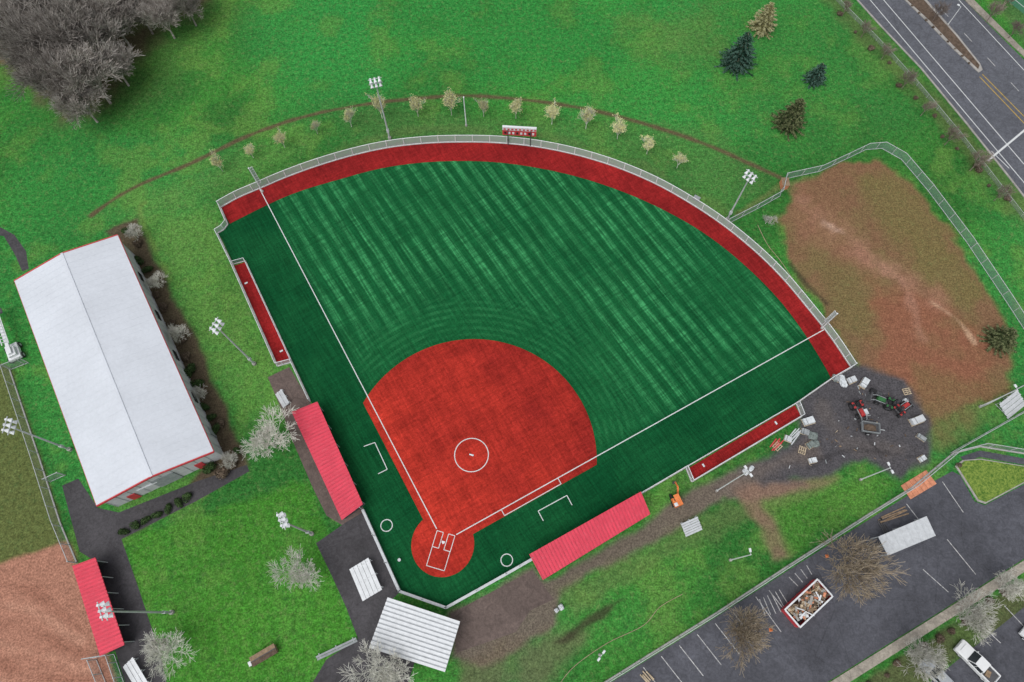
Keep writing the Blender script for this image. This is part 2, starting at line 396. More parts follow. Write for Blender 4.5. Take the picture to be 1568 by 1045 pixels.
arcm=m.math('MULTIPLY',m.ramp(R,18,19.5,0,1),m.ramp(R,23,28,1,0))
def side(m,n_,off):
    return m.math('SUBTRACT',m.dot(tuple(n_)),HOME.dot(n_)+off)
fairL=m.ramp(side(m,nl,0),0,-1.5,0,1); fairR=m.ramp(side(m,nr,0),0,-1.5,0,1)
fair=m.math('MULTIPLY',fairL,fairR)
far=m.ramp(R,22,30,0,1)
outm=m.math('MULTIPLY',fair,far)
patchy=m.ramp(m.noise(.07,3,.6),.34,.6,.2,1)
amt=m.math('MULTIPLY',m.math('MULTIPLY',outm,patchy),m.math('MULTIPLY',s1,m.ramp(brush,.35,.6,.3,1)))
amt=m.math('MULTIPLY',m.math('MULTIPLY',amt,s1c),m.math('MULTIPLY',s1b,m.ramp(brush2,.35,.6,.6,1.1)))
amt=m.math('ADD',amt,m.math('MULTIPLY',m.math('MULTIPLY',arc,arcm),m.math('MULTIPLY',fair,m.ramp(m.noise(.3,4,.7),.38,.65,.0,.28))),clamp=True)
base=m.mix(fair,lin(10,66,36),lin(17,78,43))
base=m.mix(m.ramp(m.noise(.09,3,.6),.35,.65,0,.6),base,lin(26,90,50))
c=m.mix(amt,base,lin(60,138,86))
streak=m.math('MULTIPLY',m.ramp(brush,.3,.7,.72,1.32),m.ramp(brush2,.3,.7,.82,1.2))
c=m.scalecol(c,streak); c=m.scalecol(c,m.ramp(m.noise(3.8,2,.85),.3,.7,.75,1.27))
M['turf']=m.fin(c,.9,.05)
b=MB(); b.poly(turf,.02,'turf'); b.build('artificial_turf_field')
def redmat(name,cA,cB,panel=.05,grad=False):
    m=NT(name); u,wv=stripes_setup(m)
    f=m.noise(.1,4,.6)
    f=m.ramp(f,.35,.65)
    if grad: f=m.math('ADD',m.math('MULTIPLY',f,.5),m.ramp(m.math('SUBTRACT',m.dot(tuple(dr)),PIT.dot(dr)),-14,16,0,.6),clamp=True)
    c=m.mix(f,cA,cB)
    if panel:
        pn=m.ramp(m.noise(.15,2,.5),.35,.6,.3,1)
        a=m.ramp(m.math('SINE',m.math('MULTIPLY',wv,2*math.pi/3.1)),-.3,.3,-panel,panel); b_=m.ramp(m.math('SINE',m.math('MULTIPLY',u,2*math.pi/6.6)),-.1,.1,-panel,panel)
        c=m.scalecol(c,m.math('ADD',m.math('MULTIPLY',m.math('ADD',a,b_),pn),1.0))
    br=m.noise(1,3,.7,m.comb(m.math('MULTIPLY',u,.25),m.math('MULTIPLY',wv,3))); br2=m.noise(1,3,.7,m.comb(m.math('MULTIPLY',u,3),m.math('MULTIPLY',wv,.25)))
    c=m.scalecol(c,m.math('MULTIPLY',m.ramp(br,.3,.7,.8,1.22),m.ramp(br2,.3,.7,.82,1.2)))
    c=m.scalecol(c,m.math('MULTIPLY',m.ramp(m.noise(3.8,2,.85),.3,.7,.82,1.2),m.ramp(m.noise(1.2,4,.7,dist=.8),.35,.68,1.12,.8)))
    return m.fin(c,.95,.05)
M['infield']=redmat('red_infield_turf',lin(184,55,42),lin(132,36,32),.06,True)
M['track']=redmat('red_warning_track',lin(146,37,37),lin(118,30,31),0)
b=MB(); b.poly(outer+list(reversed(inner)),.035,'track'); b.build('warning_track')
RI=18.15; OFF=1.05
def clip(pts,n_,off):
    out=[];k=HOME.dot(n_)+off
    for i in range(len(pts)):
        a=pts[i];c=pts[(i+1)%len(pts)];da=a.dot(n_)-k;db=c.dot(n_)-k
        if da<=0: out.append(a)
        if da*db<0: out.append(a+(c-a)*(da/(da-db)))
    return out
circ=[PIT+Vector((math.cos(t),math.sin(t),0))*RI for t in np.linspace(0,2*math.pi,160,endpoint=False)]
inf=clip(clip(circ,nl,OFF),nr,OFF)
b=MB(); b.poly(inf,.032,'infield')
HC=HOME+(dl+dr).normalized()*(-.3)
b.poly([HC+Vector((math.cos(t),math.sin(t),0))*4.35 for t in np.linspace(0,2*math.pi,72,endpoint=False)],.037,'infield')
b.build('infield_surface')
def quadpoly(name,L,mat,z):
    b=MB(); b.poly(SP(L),z,mat); return b.build(name)
quadpoly('bullpen_surface',[(357,408),(375,402),(447,553),(426,560)],'track',.034)
quadpoly('bullpen_surface',[(1053,718),(1217,621),(1226,637),(1060,736)],'track',.034)
b=MB();W=.14;zl=.045
b.strip(HOME+dl*2.0,LP+dl*.6,W,zl,'paintline'); b.strip(HOME+dr*2.0,RP+dr*.5,W,zl,'paintline')
def ring(b,c,r,wd,z,mat,n=72):
    vs=[];fs=[]
    for i in range(n):
        t=2*math.pi*i/n
        for rr in(r-wd/2,r+wd/2): vs.append((c.x+math.cos(t)*rr,c.y+math.sin(t)*rr,z))
        j=(i+1)%n; fs.append((2*i,2*i+1,2*j+1,2*j))
    b.add(vs,fs,mat)
ring(b,PIT,2.45,.13,zl,'paintline')
b.build('field_line_markings')
b=MB()
for cc in (S(592,805),S(776,858)): ring(b,cc,.8,.13,zl,'paintline')
for L in ([(557,684),(574,678),(593,719),(579,726)],[(832,798),(824,783),(868,759),(876,774)]):
    q=SP(L)
    for i in range(3): b.strip(q[i],q[i+1],.12,zl+.001*i,'paintline')
b.strip(HOME+dr*9.1+nr*.95,HOME+dr*18.3+nr*.95,.11,zl,'paintline')
b.strip(HOME+dr*9.1,HOME+dr*9.1+nr*.95,.11,zl+.001,'paintline'); b.strip(HOME+dr*18.3,HOME+dr*18.3+nr*.95,.11,zl+.001,'paintline')
fx=(dl+dr).normalized(); fy=Vector((fx.y,-fx.x,0))
def hb(x,y): return HOME+fx*x+fy*y
for sgn in(-1,1):
    R4=[hb(1.2,sgn*.38),hb(1.2,sgn*1.3),hb(-1.0,sgn*1.3),hb(-1.0,sgn*.38)]
    for i in range(4): b.strip(R4[i],R4[(i+1)%4],.1,zl+.001*i,'paintline')
C4=[hb(-1.0,-1.28),hb(-3.6,-1.28),hb(-3.6,1.28),hb(-1.0,1.28)]
for i in range(3): b.strip(C4[i],C4[i+1],.1,zl+.006+.001*i,'paintline')
b.build('batting_area_markings')
b=MB()
pl=[(0,-.22),(.0,.22),(-.22,.22),(-.43,0),(-.22,-.22)]
b.prism([hb(x+.1,y) for x,y in pl],.04,.06,'white'); b.build('home_plate')
def plate(name,c,a,sx,sy): 
    b=MB(); b.box((c.x,c.y,.06),(sx,sy,.05),'white',a,.96); b.box((c.x,c.y,.042),(sx+.06,sy+.06,.012),'darkgrey',a); return b.build(name)
ang=math.atan2(fx.y,fx.x)
plate('pitching_plate',PIT,ang,.2,.65)
for p in ((1077,713),(1188,648),(377,434),(431,538)): plate('bullpen_pitching_plate',S(*p),math.atan2(dr.y,dr.x) if p[0]>800 else math.atan2(dl.y,dl.x),.25,.5)
b=MB(); c0=S(612,858); b.cyl((c0.x,c0.y,.03),(c0.x,c0.y,.38),.17,.2,'white',14); b.cyl((c0.x,c0.y,.385),(c0.x,c0.y,.42),.22,.22,'lightgrey',14); b.build('ball_bucket')

# ------------------------------------------------------------------ fences
def fence(name,pts,h=1.8,fab='link',rail='galv',sp=3.0,rr=.035,midrail=False,kerb=0,z0=0):
    b=MB()
    for i in range(len(pts)-1):
        a=Vector((pts[i][0],pts[i][1],z0));c=Vector((pts[i+1][0],pts[i+1][1],z0))
        b.add([a+Vector((0,0,.06)),c+Vector((0,0,.06)),c+Vector((0,0,h-.03)),a+Vector((0,0,h-.03))],[(0,1,2,3)],fab)
        b.cyl(a+Vector((0,0,h)),c+Vector((0,0,h)),rr,rr,rail,6)
        if midrail: b.cyl(a+Vector((0,0,.1)),c+Vector((0,0,.1)),rr,rr,rail,6)
        if kerb: b.beam(a+Vector((0,0,.06)),c+Vector((0,0,.06)),kerb,.12,'conc')
    tot=0;nxt=0
    for i in range(len(pts)-1):
        a=Vector((pts[i][0],pts[i][1],z0));c=Vector((pts[i+1][0],pts[i+1][1],z0));L=(c-a).length
        while nxt<=tot+L:
            q=a+(c-a)*((nxt-tot)/L); b.cyl(q,q+Vector((0,0,h+.06)),rr*1.2,rr*1.2,rail,6); nxt+=sp
        tot+=L
    q=Vector((pts[-1][0],pts[-1][1],z0)); b.cyl(q,q+Vector((0,0,h+.1)),rr*1.6,rr*1.6,rail,6)
    return b.build(name)
fence('outfield_fence',outer,1.85,'screen','white',3,.06,True,.3)
fence('sideline_fence',SP([(338,318),(349,344),(343,352),(333,358),(340,372),(357,407),(425,561),(447,555),(475,615)]),1.4,'screen','white',2.4,.05,True,.25)
fence('bullpen_fence',SP([(358,405),(376,400),(447,554)]),1.1,'link','white',2.2,.04,True,.15)
fence('sideline_fence',SP([(980,757),(1050,716),(1059,738),(1227,638),(1219,618),(1272,581),(1303,563)]),1.4,'screen','white',2.4,.05,True,.25)
fence('bullpen_fence',SP([(1050,716),(1219,618)]),1.1,'link','white',2.2,.04,True,.15)
b=MB()
bs=SP([(557,782),(613,906),(684,931),(775,880),(815,857)])
for i in range(4):
    b.beam(bs[i]+Vector((0,0,.5)),bs[i+1]+Vector((0,0,.5)),.28,.95,'white'); 
    b.beam(bs[i]+Vector((0,0,1.02)),bs[i+1]+Vector((0,0,1.02)),.36,.08,'lightgrey')
    L=(bs[i+1]-bs[i]).length; n=max(2,int(L/4))
    for k in range(n+1):
        q=bs[i].lerp(bs[i+1],k/n); b.cyl(q,q+Vector((0,0,3.0)),.05,.05,'galv',6)
b.build('backstop_wall')
fence('paddock_fence',SP([(1113,344),(1160,320),(1194,301),(1200,275),(1255,263),(1300,242),(1325,230),(1350,228),(1380,245),(1420,292),(1480,372),(1540,462),(1600,555)]),1.8,'greenscreen','galv',3,.05,True)
fence('boundary_fence',SP([(890,1070),(925,1046),(1100,937),(1205,868),(1330,788),(1395,748),(1460,694),(1500,684),(1600,700)]),1.9,'link','galv',3,.05,True,.25)
fence('ballpark_fence',SP([(15,566),(60,700),(92,800),(118,862)]),2.2,'link','galv',3,.05,True,.2)
fence('ballpark_fence',SP([(18,566),(44,556)]),2.2,'link','galv',2,.05,True)
fence('ballpark_fence',SP([(78,738),(100,728)]),2.0,'link','galv',2,.05,True)
fence('ballpark_fence',SP([(140,1008),(175,1002),(195,1060)]),2.2,'link','galv',2,.05,True)
fence('ballpark_fence',SP([(148,1010),(168,1060)]),2.2,'link','galv',2,.05,True)
fence('verge_fence',SP([(1278,0),(1340,62),(1400,128),(1470,212),(1530,290),(1600,380)]),.9,'link','galv',3,.025,False)
fence('yard_fence',SP([(1500,625),(1568,590)]),1.8,'link','galv',3,.04,True)
fence('yard_fence',SP([(1455,694),(1568,630)]),1.8,'link','galv',3,.04,True)

# ------------------------------------------------------------------ paving
def sheet(name,L,mat,z): return quadpoly(name,L,mat,z)
sheet('parking_lot',[(880,1080),(928,1050),(1100,943),(1205,875),(1335,793),(1398,754),(1458,722),(1470,728),(1492,768),(1508,774),(1568,742),(1640,700),(1640,830),(1568,856),(1262,1048),(1210,1080)],'asphalt',.015)
sheet('parking_lot',[(1385,1080),(1430,1040),(1568,930),(1640,880),(1640,1080)],'asphalt',.015)
sheet('service_path',[(95,744),(120,733),(150,778),(182,785),(300,738),(378,712),(382,722),(300,768),(186,826),(212,900),(245,1000),(258,1060),(196,1060),(165,960),(150,862),(122,845)],'darkasphalt',.012)
sheet('backstop_plaza',[(484,832),(530,800),(557,784),(612,907),(594,925),(640,1000),(620,1060),(470,1060),(500,1010),(548,978),(530,930),(507,880)],'darkasphalt',.014)
sheet('dugout_path',[(410,578),(443,562),(476,618),(556,775),(560,790),(530,808),(500,790),(478,745),(450,680),(430,625)],'brownpave',.011)
sheet('backstop_apron',[(690,940),(815,874),(848,918),(812,935),(790,968),(700,1000)],'brownpave',.012)
sheet('footpath',[(-60,330),(0,348),(22,360),(40,385),(44,412),(34,416),(24,392),(6,362),(-60,352)],'darkasphalt',.012)
sheet('footpath',[(1470,700),(1500,690),(1640,715),(1640,725),(1568,712),(1500,700),(1478,708)],'asphalt',.013)
b=MB(); b.prism(SP([(1215,1080),(1262,1050),(1568,858),(1640,812),(1640,826),(1568,876),(1292,1050),(1245,1080)]),0,.13,'sidewalk'); b.build('pavement')
L=SP([(1462,714),(1473,705),(1500,703),(1568,714),(1600,722),(1568,740),(1508,772),(1496,768)])
b=MB(); b.prism(L,0,.14,'conc'); b.build('kerb')
m=NT('island_grass'); fn=m.noise(3,3,.8); c=m.mix(m.ramp(fn,.35,.65),lin(60,96,38),lin(132,150,72)); M['igrass']=m.fin(c,.95,.05)
ctr=sum(L,Vector())/len(L)
b=MB(); b.prism([ctr+(p-ctr)*.94 for p in L],.1,.17,'igrass'); b.build('grass_island')
sheet('road',[(1296,-60),(1312,0),(1350,42),(1410,105),(1480,190),(1545,272),(1640,395),(1640,170),(1568,92),(1476,0),(1430,-60)],'road',.015)
b=MB(); b.prism(SP([(1340,-60),(1384,0),(1420,35),(1455,72),(1498,112),(1504,108),(1500,98),(1466,55),(1431,15),(1414,-4),(1376,-60)]),0,.15,'conc'); b.build('median_kerb')
b=MB(); b.prism(SP([(1345,-60),(1387,0),(1423,33),(1458,70),(1497,107),(1499,101),(1463,56),(1428,17),(1411,-2),(1373,-60)]),.1,.19,'dirtpile'); b.build('median_bed')
b=MB(); b.prism(SP([(1470,-60),(1490,0),(1575,85),(1640,150),(1640,158),(1572,92),(1478,2),(1458,-60)]),0,.13,'sidewalk'); b.build('pavement')
b=MB(); kk=[(1296,-60),(1312,0),(1350,42),(1410,105),(1480,190),(1545,272),(1640,395)]
for i in range(6): b.beam(S(*kk[i])+Vector((0,0,.06)),S(*kk[i+1])+Vector((0,0,.06)),.3,.12,'conc')
b.build('kerb')
b=MB()
b.strip(S(1290,-50),S(1600,318),.15,.022,'paintline'); b.strip(S(1310,-50),S(1568,252),.15,.022,'paintline')
b.strip(S(1512,247),S(1590,182),.34,.023,'paintline')
b.strip(S(1518,232),S(1545,258),.14,.024,'paintline')
b.strip(S(1440,-30),S(1568,108),.14,.022,'paintline')
for i in range(6): b.strip(S(1404+i*36,-25+i*38),S(1416+i*36,-12+i*38),.13,.022,'wornline')
b.build('road_markings')
b=MB(); b.strip(S(1500,118),S(1590,212),.13,.022,'yellow'); b.strip(S(1504,114),S(1595,206),.13,.022,'yellow'); b.build('road_centre_markings')
sheet('tennis_court',[(1515,-20),(1568,22),(1640,80),(1640,-60),(1500,-60)],'court',.016)
b=MB(); b.strip(S(1530,-20),S(1600,38),.1,.022,'paintline'); b.build('court_line_markings')
b=MB()
for i in range(8):
    x=985+i*27.5;y=1022-i*16.8
    if i in(6,): continue
    b.strip(S(x,y),S(x+37,y+47),.11,.022,'wornline')
for i in range(6):
    b.strip(S(1163+i*6,910-i*3+8),S(1172+i*8,938-i*2+6),.1,.022,'wornline')
b.strip(S(1157,914),S(1196,968),.11,.023,'wornline')
for i in range(4): b.strip(S(1208+i*9,884-i*6),S(1222+i*7,898-i*6),.1,.022,'wornline')
for A,B in [((1413,872),(1452,907)),((1450,826),(1494,880)),((1388,772),(1412,803)),((1443,738),(1475,785)),((1538,928),(1570,962)),((1500,955),(1532,985))]:
    b.strip(S(*A),S(*B),.11,.022,'wornline')
b.build('parking_bay_markings')

# ------------------------------------------------------------------ buildings
def gym():
    root=empty('gymnasium_building'); he=5.4
    A,B,Cc,D=[S(x,y,he) for x,y in((22,430),(180,360),(327,692),(148,775))]
    R1=(A+B)/2+Vector((0,0,1.3));R2=(Cc+D)/2+Vector((0,0,1.3))
    b=MB(); th=Vector((0,0,.12))
    for a,c,d,e in((A,R1,R2,D),(R1,B,Cc,R2)):
        b.hexa([a-th,c-th,d-th,e-th][::-1],[a,c,d,e][::-1],'roof')
        n=36
        for k in range(1,n):
            p=a.lerp(e,k/n)+Vector((0,0,.01)); q=c.lerp(d,k/n)+Vector((0,0,.01))
            b.beam(p,q,.05,.03,'roof')
    b.beam(R1+Vector((0,0,.03)),R2+Vector((0,0,.03)),.35,.05,'roof')
    b.build('roof',parent=root)
    b=MB()
    for a,c in((A,R1),(R1,B),(D,R2),(R2,Cc)): b.beam(a-Vector((0,0,.12)),c-Vector((0,0,.12)),.16,.36,'redtrim')
    b.beam(B-Vector((0,0,.14)),Cc-Vector((0,0,.14)),.14,.2,'redtrim'); b.beam(A-Vector((0,0,.14)),D-Vector((0,0,.14)),.14,.2,'redtrim')
    b.build('fascia_trim',parent=root)
    ctr=(A+B+Cc+D)/4
    W4=[]
    for p in (A,B,Cc,D):
        q=ctr+(p-ctr)*.965; W4.append(Vector((q.x,q.y,0)))
    b=MB()
    for i in range(4):
        a=W4[i];c=W4[(i+1)%4]
        if i in(0,2):
            mid=(a+c)/2
            b.add([a,c,c+Vector((0,0,5.2)),mid+Vector((0,0,6.4)),a+Vector((0,0,5.2))],[(0,1,2,3,4)],'siding')
        else: b.add([a,c,c+Vector((0,0,5.2)),a+Vector((0,0,5.2))],[(0,1,2,3)],'siding')
        d=(c-a).normalized();n_=Vector((d.y,-d.x,0)); n_ = n_ if n_.dot((a+c)/2-Vector((ctr.x,ctr.y,0)))>0 else -n_
        L=(c-a).length;k=int(L/1.5)
        for j in range(k+1):
            q=a+d*(L*j/k)+n_*.04; b.beam(q,q+Vector((0,0,5.1)),.06,.06,'lightgrey')
    b.build('walls',parent=root)
    b=MB()
    def opening(a,c,t,wd,z0,z1,mat):
        d=(c-a).normalized();n_=Vector((d.y,-d.x,0)); n_ = n_ if n_.dot((a+c)/2-Vector((ctr.x,ctr.y,0)))>0 else -n_
        q=a.lerp(c,t)+n_*.08; b.beam(q-d*wd/2+Vector((0,0,(z0+z1)/2)),q+d*wd/2+Vector((0,0,(z0+z1)/2)),.12,z1-z0,mat)
    s0,s1=W4[2],W4[3]
    opening(s0,s1,.5,3.2,0.05,3.4,'midgrey'); opening(s0,s1,.82,1.1,.05,2.2,'redtrim'); opening(s0,s1,.2,1.1,.05,2.2,'redtrim')
    e0,e1=W4[1],W4[2]
    for t in(.15,.35,.55,.75): opening(e0,e1,t,1.6,1.6,2.6,'glass')
    opening(e0,e1,.9,1.2,.05,2.2,'midgrey')
    b.build('doors_and_windows',parent=root)
    b=MB(); q=S(238,745); b.box((q.x,q.y,2.7),(2.8,1.2,.12),'white',math.radians(25)); b.build('door_canopy',parent=root)
gym()
def ribroof(b,Q,mat,n,along,rib=.05,hgt=.06,th=.14,ribmat=None):
    A,B,Cc,D=Q; t=Vector((0,0,th))
    def ccw(q):
        return q if (q[1]-q[0]).cross(q[2]-q[1]).z>0 else q[::-1]
    q=ccw(list(Q)); b.hexa([p-t for p in q],q,mat)
    for k in range(n+1):
        s=k/n
        if along: p,r=A.lerp(D,s),B.lerp(Cc,s)
        else: p,r=A.lerp(B,s),D.lerp(Cc,s)
        b.beam(p+Vector((0,0,hgt/2)),r+Vector((0,0,hgt/2)),rib,hgt,ribmat or mat)
def dugout(L,h=2.7,name='dugout'):
    root=empty(name); Q=[S(x,y,h) for x,y in L]
    b=MB(); A,B,Cc,D=Q; A=A+Vector((0,0,.25));B=B+Vector((0,0,.25))
    ribroof(b,(A,B,Cc,D),'pinkroof',int((B-A).length/.5),False,.16,.08,ribmat='pinkrib'); b.build('roof',parent=root)
    ctr=(A+B+Cc+D)/4
    def g(p,k=.94,z=0): q=ctr+(p-ctr)*k; return Vector((q.x,q.y,z))
    b=MB()
    for p,q in((g(D),g(Cc)),(g(A),g(D)),(g(B),g(Cc))):
        b.beam(p+Vector((0,0,1.25)),q+Vector((0,0,1.25)),.18,2.4,'darkgrey')
    b.build('walls',parent=root)
    b=MB()
    for k in range(6):
        q=g(A).lerp(g(B),k/5); b.cyl(q,q+Vector((0,0,2.75)),.06,.06,'galv',8)
    b.build('posts',parent=root)
    b=MB(); p=g(D,.82).lerp(g(A,.82),.15);q=g(Cc,.82).lerp(g(B,.82),.15); b.beam(p+Vector((0,0,.45)),q+Vector((0,0,.45)),.4,.06,'wood')
    b.beam(p+Vector((0,0,.2)),q+Vector((0,0,.2)),.08,.4,'galv'); b.build('bench',parent=root)
dugout([(487,617),(556,772),(523,796),(447,632)])
dugout([(811,849),(980,754),(995,788),(832,888)])
dugout([(148,855),(192,987),(153,1004),(111,868)])
def canopy(name,L,h,mat,n,along,posts=True,rib=.3,hgt=.16,roofmat=None):
    root=empty(name); Q=[S(x,y,h) for x,y in L]; b=MB(); ribroof(b,Q,roofmat or mat,n,along,rib,hgt,ribmat=mat); b.build('roof',parent=root)
    ctr=sum(Q,Vector())/4; b=MB()
    pts=[]
    for i in range(4):
        a=Q[i];c=Q[(i+1)%4]
        for t in(0,.5): q=ctr+(a.lerp(c,t)-ctr)*.93; pts.append(Vector((q.x,q.y,0)))
    for q in pts: b.cyl(q,q+Vector((0,0,h-.14)),.08,.08,'galv',8)
    for i in range(8): b.beam(pts[i]+Vector((0,0,h-.22)),pts[(i+1)%8]+Vector((0,0,h-.22)),.08,.14,'galv')
    b.build('frame',parent=root); return root
canopy('picnic_shelter',[(593,917),(704,954),(682,1027),(566,990)],3.2,'white',11,True,rib=.34,hgt=.15,roofmat=M['lightgrey'])
canopy('bike_shelter',[(1345,822),(1418,791),(1432,821),(1360,851)],2.6,'lightgrey',7,False,rib=.12,hgt=.06,roofmat=M['lightgrey'])
def bleacher(c,ang,length=4.5,rows=5,name='bleacher',mat='lightgrey'):
    b=MB(); b.T=Matrix.Translation(Vector((c.x,c.y,0)))@Matrix.Rotation(ang,4,'Z')
    for r in range(rows):
        y=(r-(rows-1)/2)*.62; z=.42+r*.22
        b.box((0,y,z),(length,.26,.05),mat); b.box((0,y-.3,z-.22),(length,.28,.04),mat)
    for x in(-length*.42,0,length*.42):
        b.beam((x,-(rows)/2*.62,.08),(x,rows/2*.62,.08),.07,.07,'galv')
        b.beam((x,-(rows)/2*.62,.15),(x,rows/2*.62,.36+rows*.22-.1),.06,.06,'galv')
        b.beam((x,rows/2*.62-.1,.1),(x,rows/2*.62-.1,.2+rows*.22),.06,.06,'galv')
    return b.build(name)
def angpx(a,b_): p=S(*a);q=S(*b_); return math.atan2(q.y-p.y,q.x-p.x)
bleacher(S(563,887),angpx((553,863),(573,910)),4.6,5,mat='white')
bleacher(S(435,611),angpx((427,600),(441,624)),2.6,2)
bleacher(S(1057,806),angpx((1044,811),(1071,799)),2.6,3)
bleacher(S(213,1033),angpx((203,1015),(224,1050)),4.2,3,mat='white')
bleacher(S(516,992),angpx((488,1005),(545,978)),5.5,1,name='park_bench',mat='midgrey')
bleacher(S(1545,620),angpx((1528,635),(1562,608)),4.0,4)
def boxshed():
    root=empty('storage_box'); c=S(407,1003); a=angpx((388,1012),(425,990))
    b=MB(); b.T=Matrix.Translation(Vector((c.x,c.y,0)))@Matrix.Rotation(a,4,'Z')
    b.box((0,0,.45),(3.2,1.1,.9),'wood'); b.box((-1.95,0,.25),(.6,.6,.5),'white'); b.build('body',parent=root,bevel=.03)
    b=MB(); b.T=Matrix.Translation(Vector((c.x,c.y,0)))@Matrix.Rotation(a,4,'Z')
    for s in(-1,1): b.beam((-1.7,s*.33,1.0),(1.7,s*.33,1.0),.62,.05,'dirtpile' if s<0 else 'wood')
    b.beam((-1.7,0,1.06),(1.7,0,1.06),.1,.04,'darkgrey'); b.build('lid',parent=root)
boxshed()
def scoreboard():
    root=empty('scoreboard'); a=S(778,222);c=S(812,224); a.z=c.z=0
    b=MB(); 
    for q in(a,c): b.beam(q,q+Vector((0,0,4.2)),.16,.16,'darkgrey')
    b.build('posts',parent=root)
    d=(c-a).normalized(); n_=Vector((d.y,-d.x,0)); mid=(a+c)/2; W2=2.9
    b=MB()
    b.hexa([mid-d*W2+Vector((0,0,2.6)),mid+d*W2+Vector((0,0,2.6)),mid+d*W2-n_*.25+Vector((0,0,2.6)),mid-d*W2-n_*.25+Vector((0,0,2.6))],
           [mid-d*W2+Vector((0,0,4.6)),mid+d*W2+Vector((0,0,4.6)),mid+d*W2-n_*.25+Vector((0,0,4.6)),mid-d*W2-n_*.25+Vector((0,0,4.6))],'redtrim')
    b.beam(mid-d*W2-n_*.12+Vector((0,0,4.64)),mid+d*W2-n_*.12+Vector((0,0,4.64)),.4,.08,'white')
    b.beam(mid-d*W2+n_*.03+Vector((0,0,4.2)),mid+d*W2+n_*.03+Vector((0,0,4.2)),.05,.6,'white')
    b.build('panel',parent=root)
    b=MB()
    for k in range(8):
        q=mid+d*(-W2+.5+k*.68)+n_*.03+Vector((0,0,3.2)); b.beam(q-d*.18,q+d*.18,.05,.5,'white' if k%3 else 'dark')
    for k in range(9):
        q=mid+d*(-W2+.4+k*.65)+n_*.07+Vector((0,0,4.2)); b.beam(q-d*.18,q+d*.18,.05,.3,'redtrim')
    b.build('digits',parent=root)
scoreboard()
def hgt(bp,tp):
    a=S(*bp);c=S(*tp); return max(2.,CH*(1-math.hypot(a.x,a.y)/math.hypot(c.x,c.y)))
def floodpole(bp,tp,n=6,name='floodlight_pole',r=.15):
    h=hgt(bp,tp); a=S(*bp); b=MB(); b.cyl(a,a+Vector((0,0,h)),r,r*.55,'galv',10); b.cyl(a,a+Vector((0,0,.5)),r*2,r*2,'conc',10)
    d=(PIT-a); d.z=0; d.normalize(); t=Vector((-d.y,d.x,0))
    rows=2; per=n//rows
    for rr in range(rows):
        z=h-.2-rr*1.0; b.beam(a-t*(per*.36)+Vector((0,0,z)),a+t*(per*.36)+Vector((0,0,z)),.1,.1,'galv')
        for k in range(per):
            q=a+t*((k-(per-1)/2)*.68)+Vector((0,0,z)); e=q+d*.5-Vector((0,0,.3))
            b.cyl(q+d*.05,e,.12,.3,'white',10); b.cyl(e,e+(e-q).normalized()*.03,.27,.27,'lightgrey',10)
            b.box(q+Vector((0,0,.05)),(.26,.26,.26),'white')
    b.box(a+Vector((0,0,2.2)),(.4,.35,.7),'lightgrey'); return b.build(name)
for bp,tp,n in [((597,213),(572,120),6),((1113,337),(1150,264),6),((390,558),(328,494),6),((478,818),(428,796),6),((264,938),(150,943),6),((108,689),(2,656),6)]: floodpole(bp,tp,n)
def lamp(bp,tp,name='street_lamp',dbl=False):
    h=hgt(bp,tp); a=S(*bp); b=MB(); b.cyl(a,a+Vector((0,0,h)),.09,.06,'white',8); b.cyl(a,a+Vector((0,0,.4)),.2,.2,'conc',10)
    d=Vector((S(*tp)-a)); d.z=0; d.normalize(); t=Vector((-d.y,d.x,0))
    for s in((-1,1) if dbl else (1,)):
        e=a+t*s*.35+Vector((0,0,h+.05)); b.cyl(a+Vector((0,0,h-.1)),e,.04,.04,'galv',6); b.box(e+t*s*.2,(.5,.3,.12),'white',math.atan2(t.y,t.x),.8)
    return b.build(name)
for bp,tp,db in [((1317,735),(1366,721),1),((1118,858),(1152,855),0),((1097,752),(1146,722),1),((918,1003),(905,992),1) ,((1500,623),(1562,602),0),((1450,40),(1480,15),0)]:
    lamp(bp,tp,dbl=bool(db))
def plainpole(bp,tp,name,panel=0,r=.1):
    h=hgt(bp,tp);a=S(*bp);b=MB(); b.cyl(a,a+Vector((0,0,h)),r,r*.8,'white',10); b.cyl(a+Vector((0,0,h)),a+Vector((0,0,h+.15)),r*1.4,.02,'white',10); b.cyl(a,a+Vector((0,0,.3)),r*2.2,r*2.2,'conc',10)
    if panel:
        d=(HOME-a);d.z=0;d.normalize(); t=Vector((-d.y,d.x,0))
        p=a+t*panel*.3
        b.beam(p+Vector((0,0,h*.35)),p+Vector((0,0,h-.1)),.5,.04,'screen'); 
        for z in np.linspace(h*.35,h-.1,8): b.beam(a+Vector((0,0,z)),a+t*panel*.55+Vector((0,0,z)),.05,.05,'white')
        b.cyl(a+t*panel*.55+Vector((0,0,h*.35)),a+t*panel*.55+Vector((0,0,h-.1)),.05,.05,'white',6)
    return b.build(name)
plainpole((402,294),(382,257),'foul_pole',1); plainpole((1258,503),(1283,481),'foul_pole',-1); plainpole((714,193),(709,149),'flagpole')

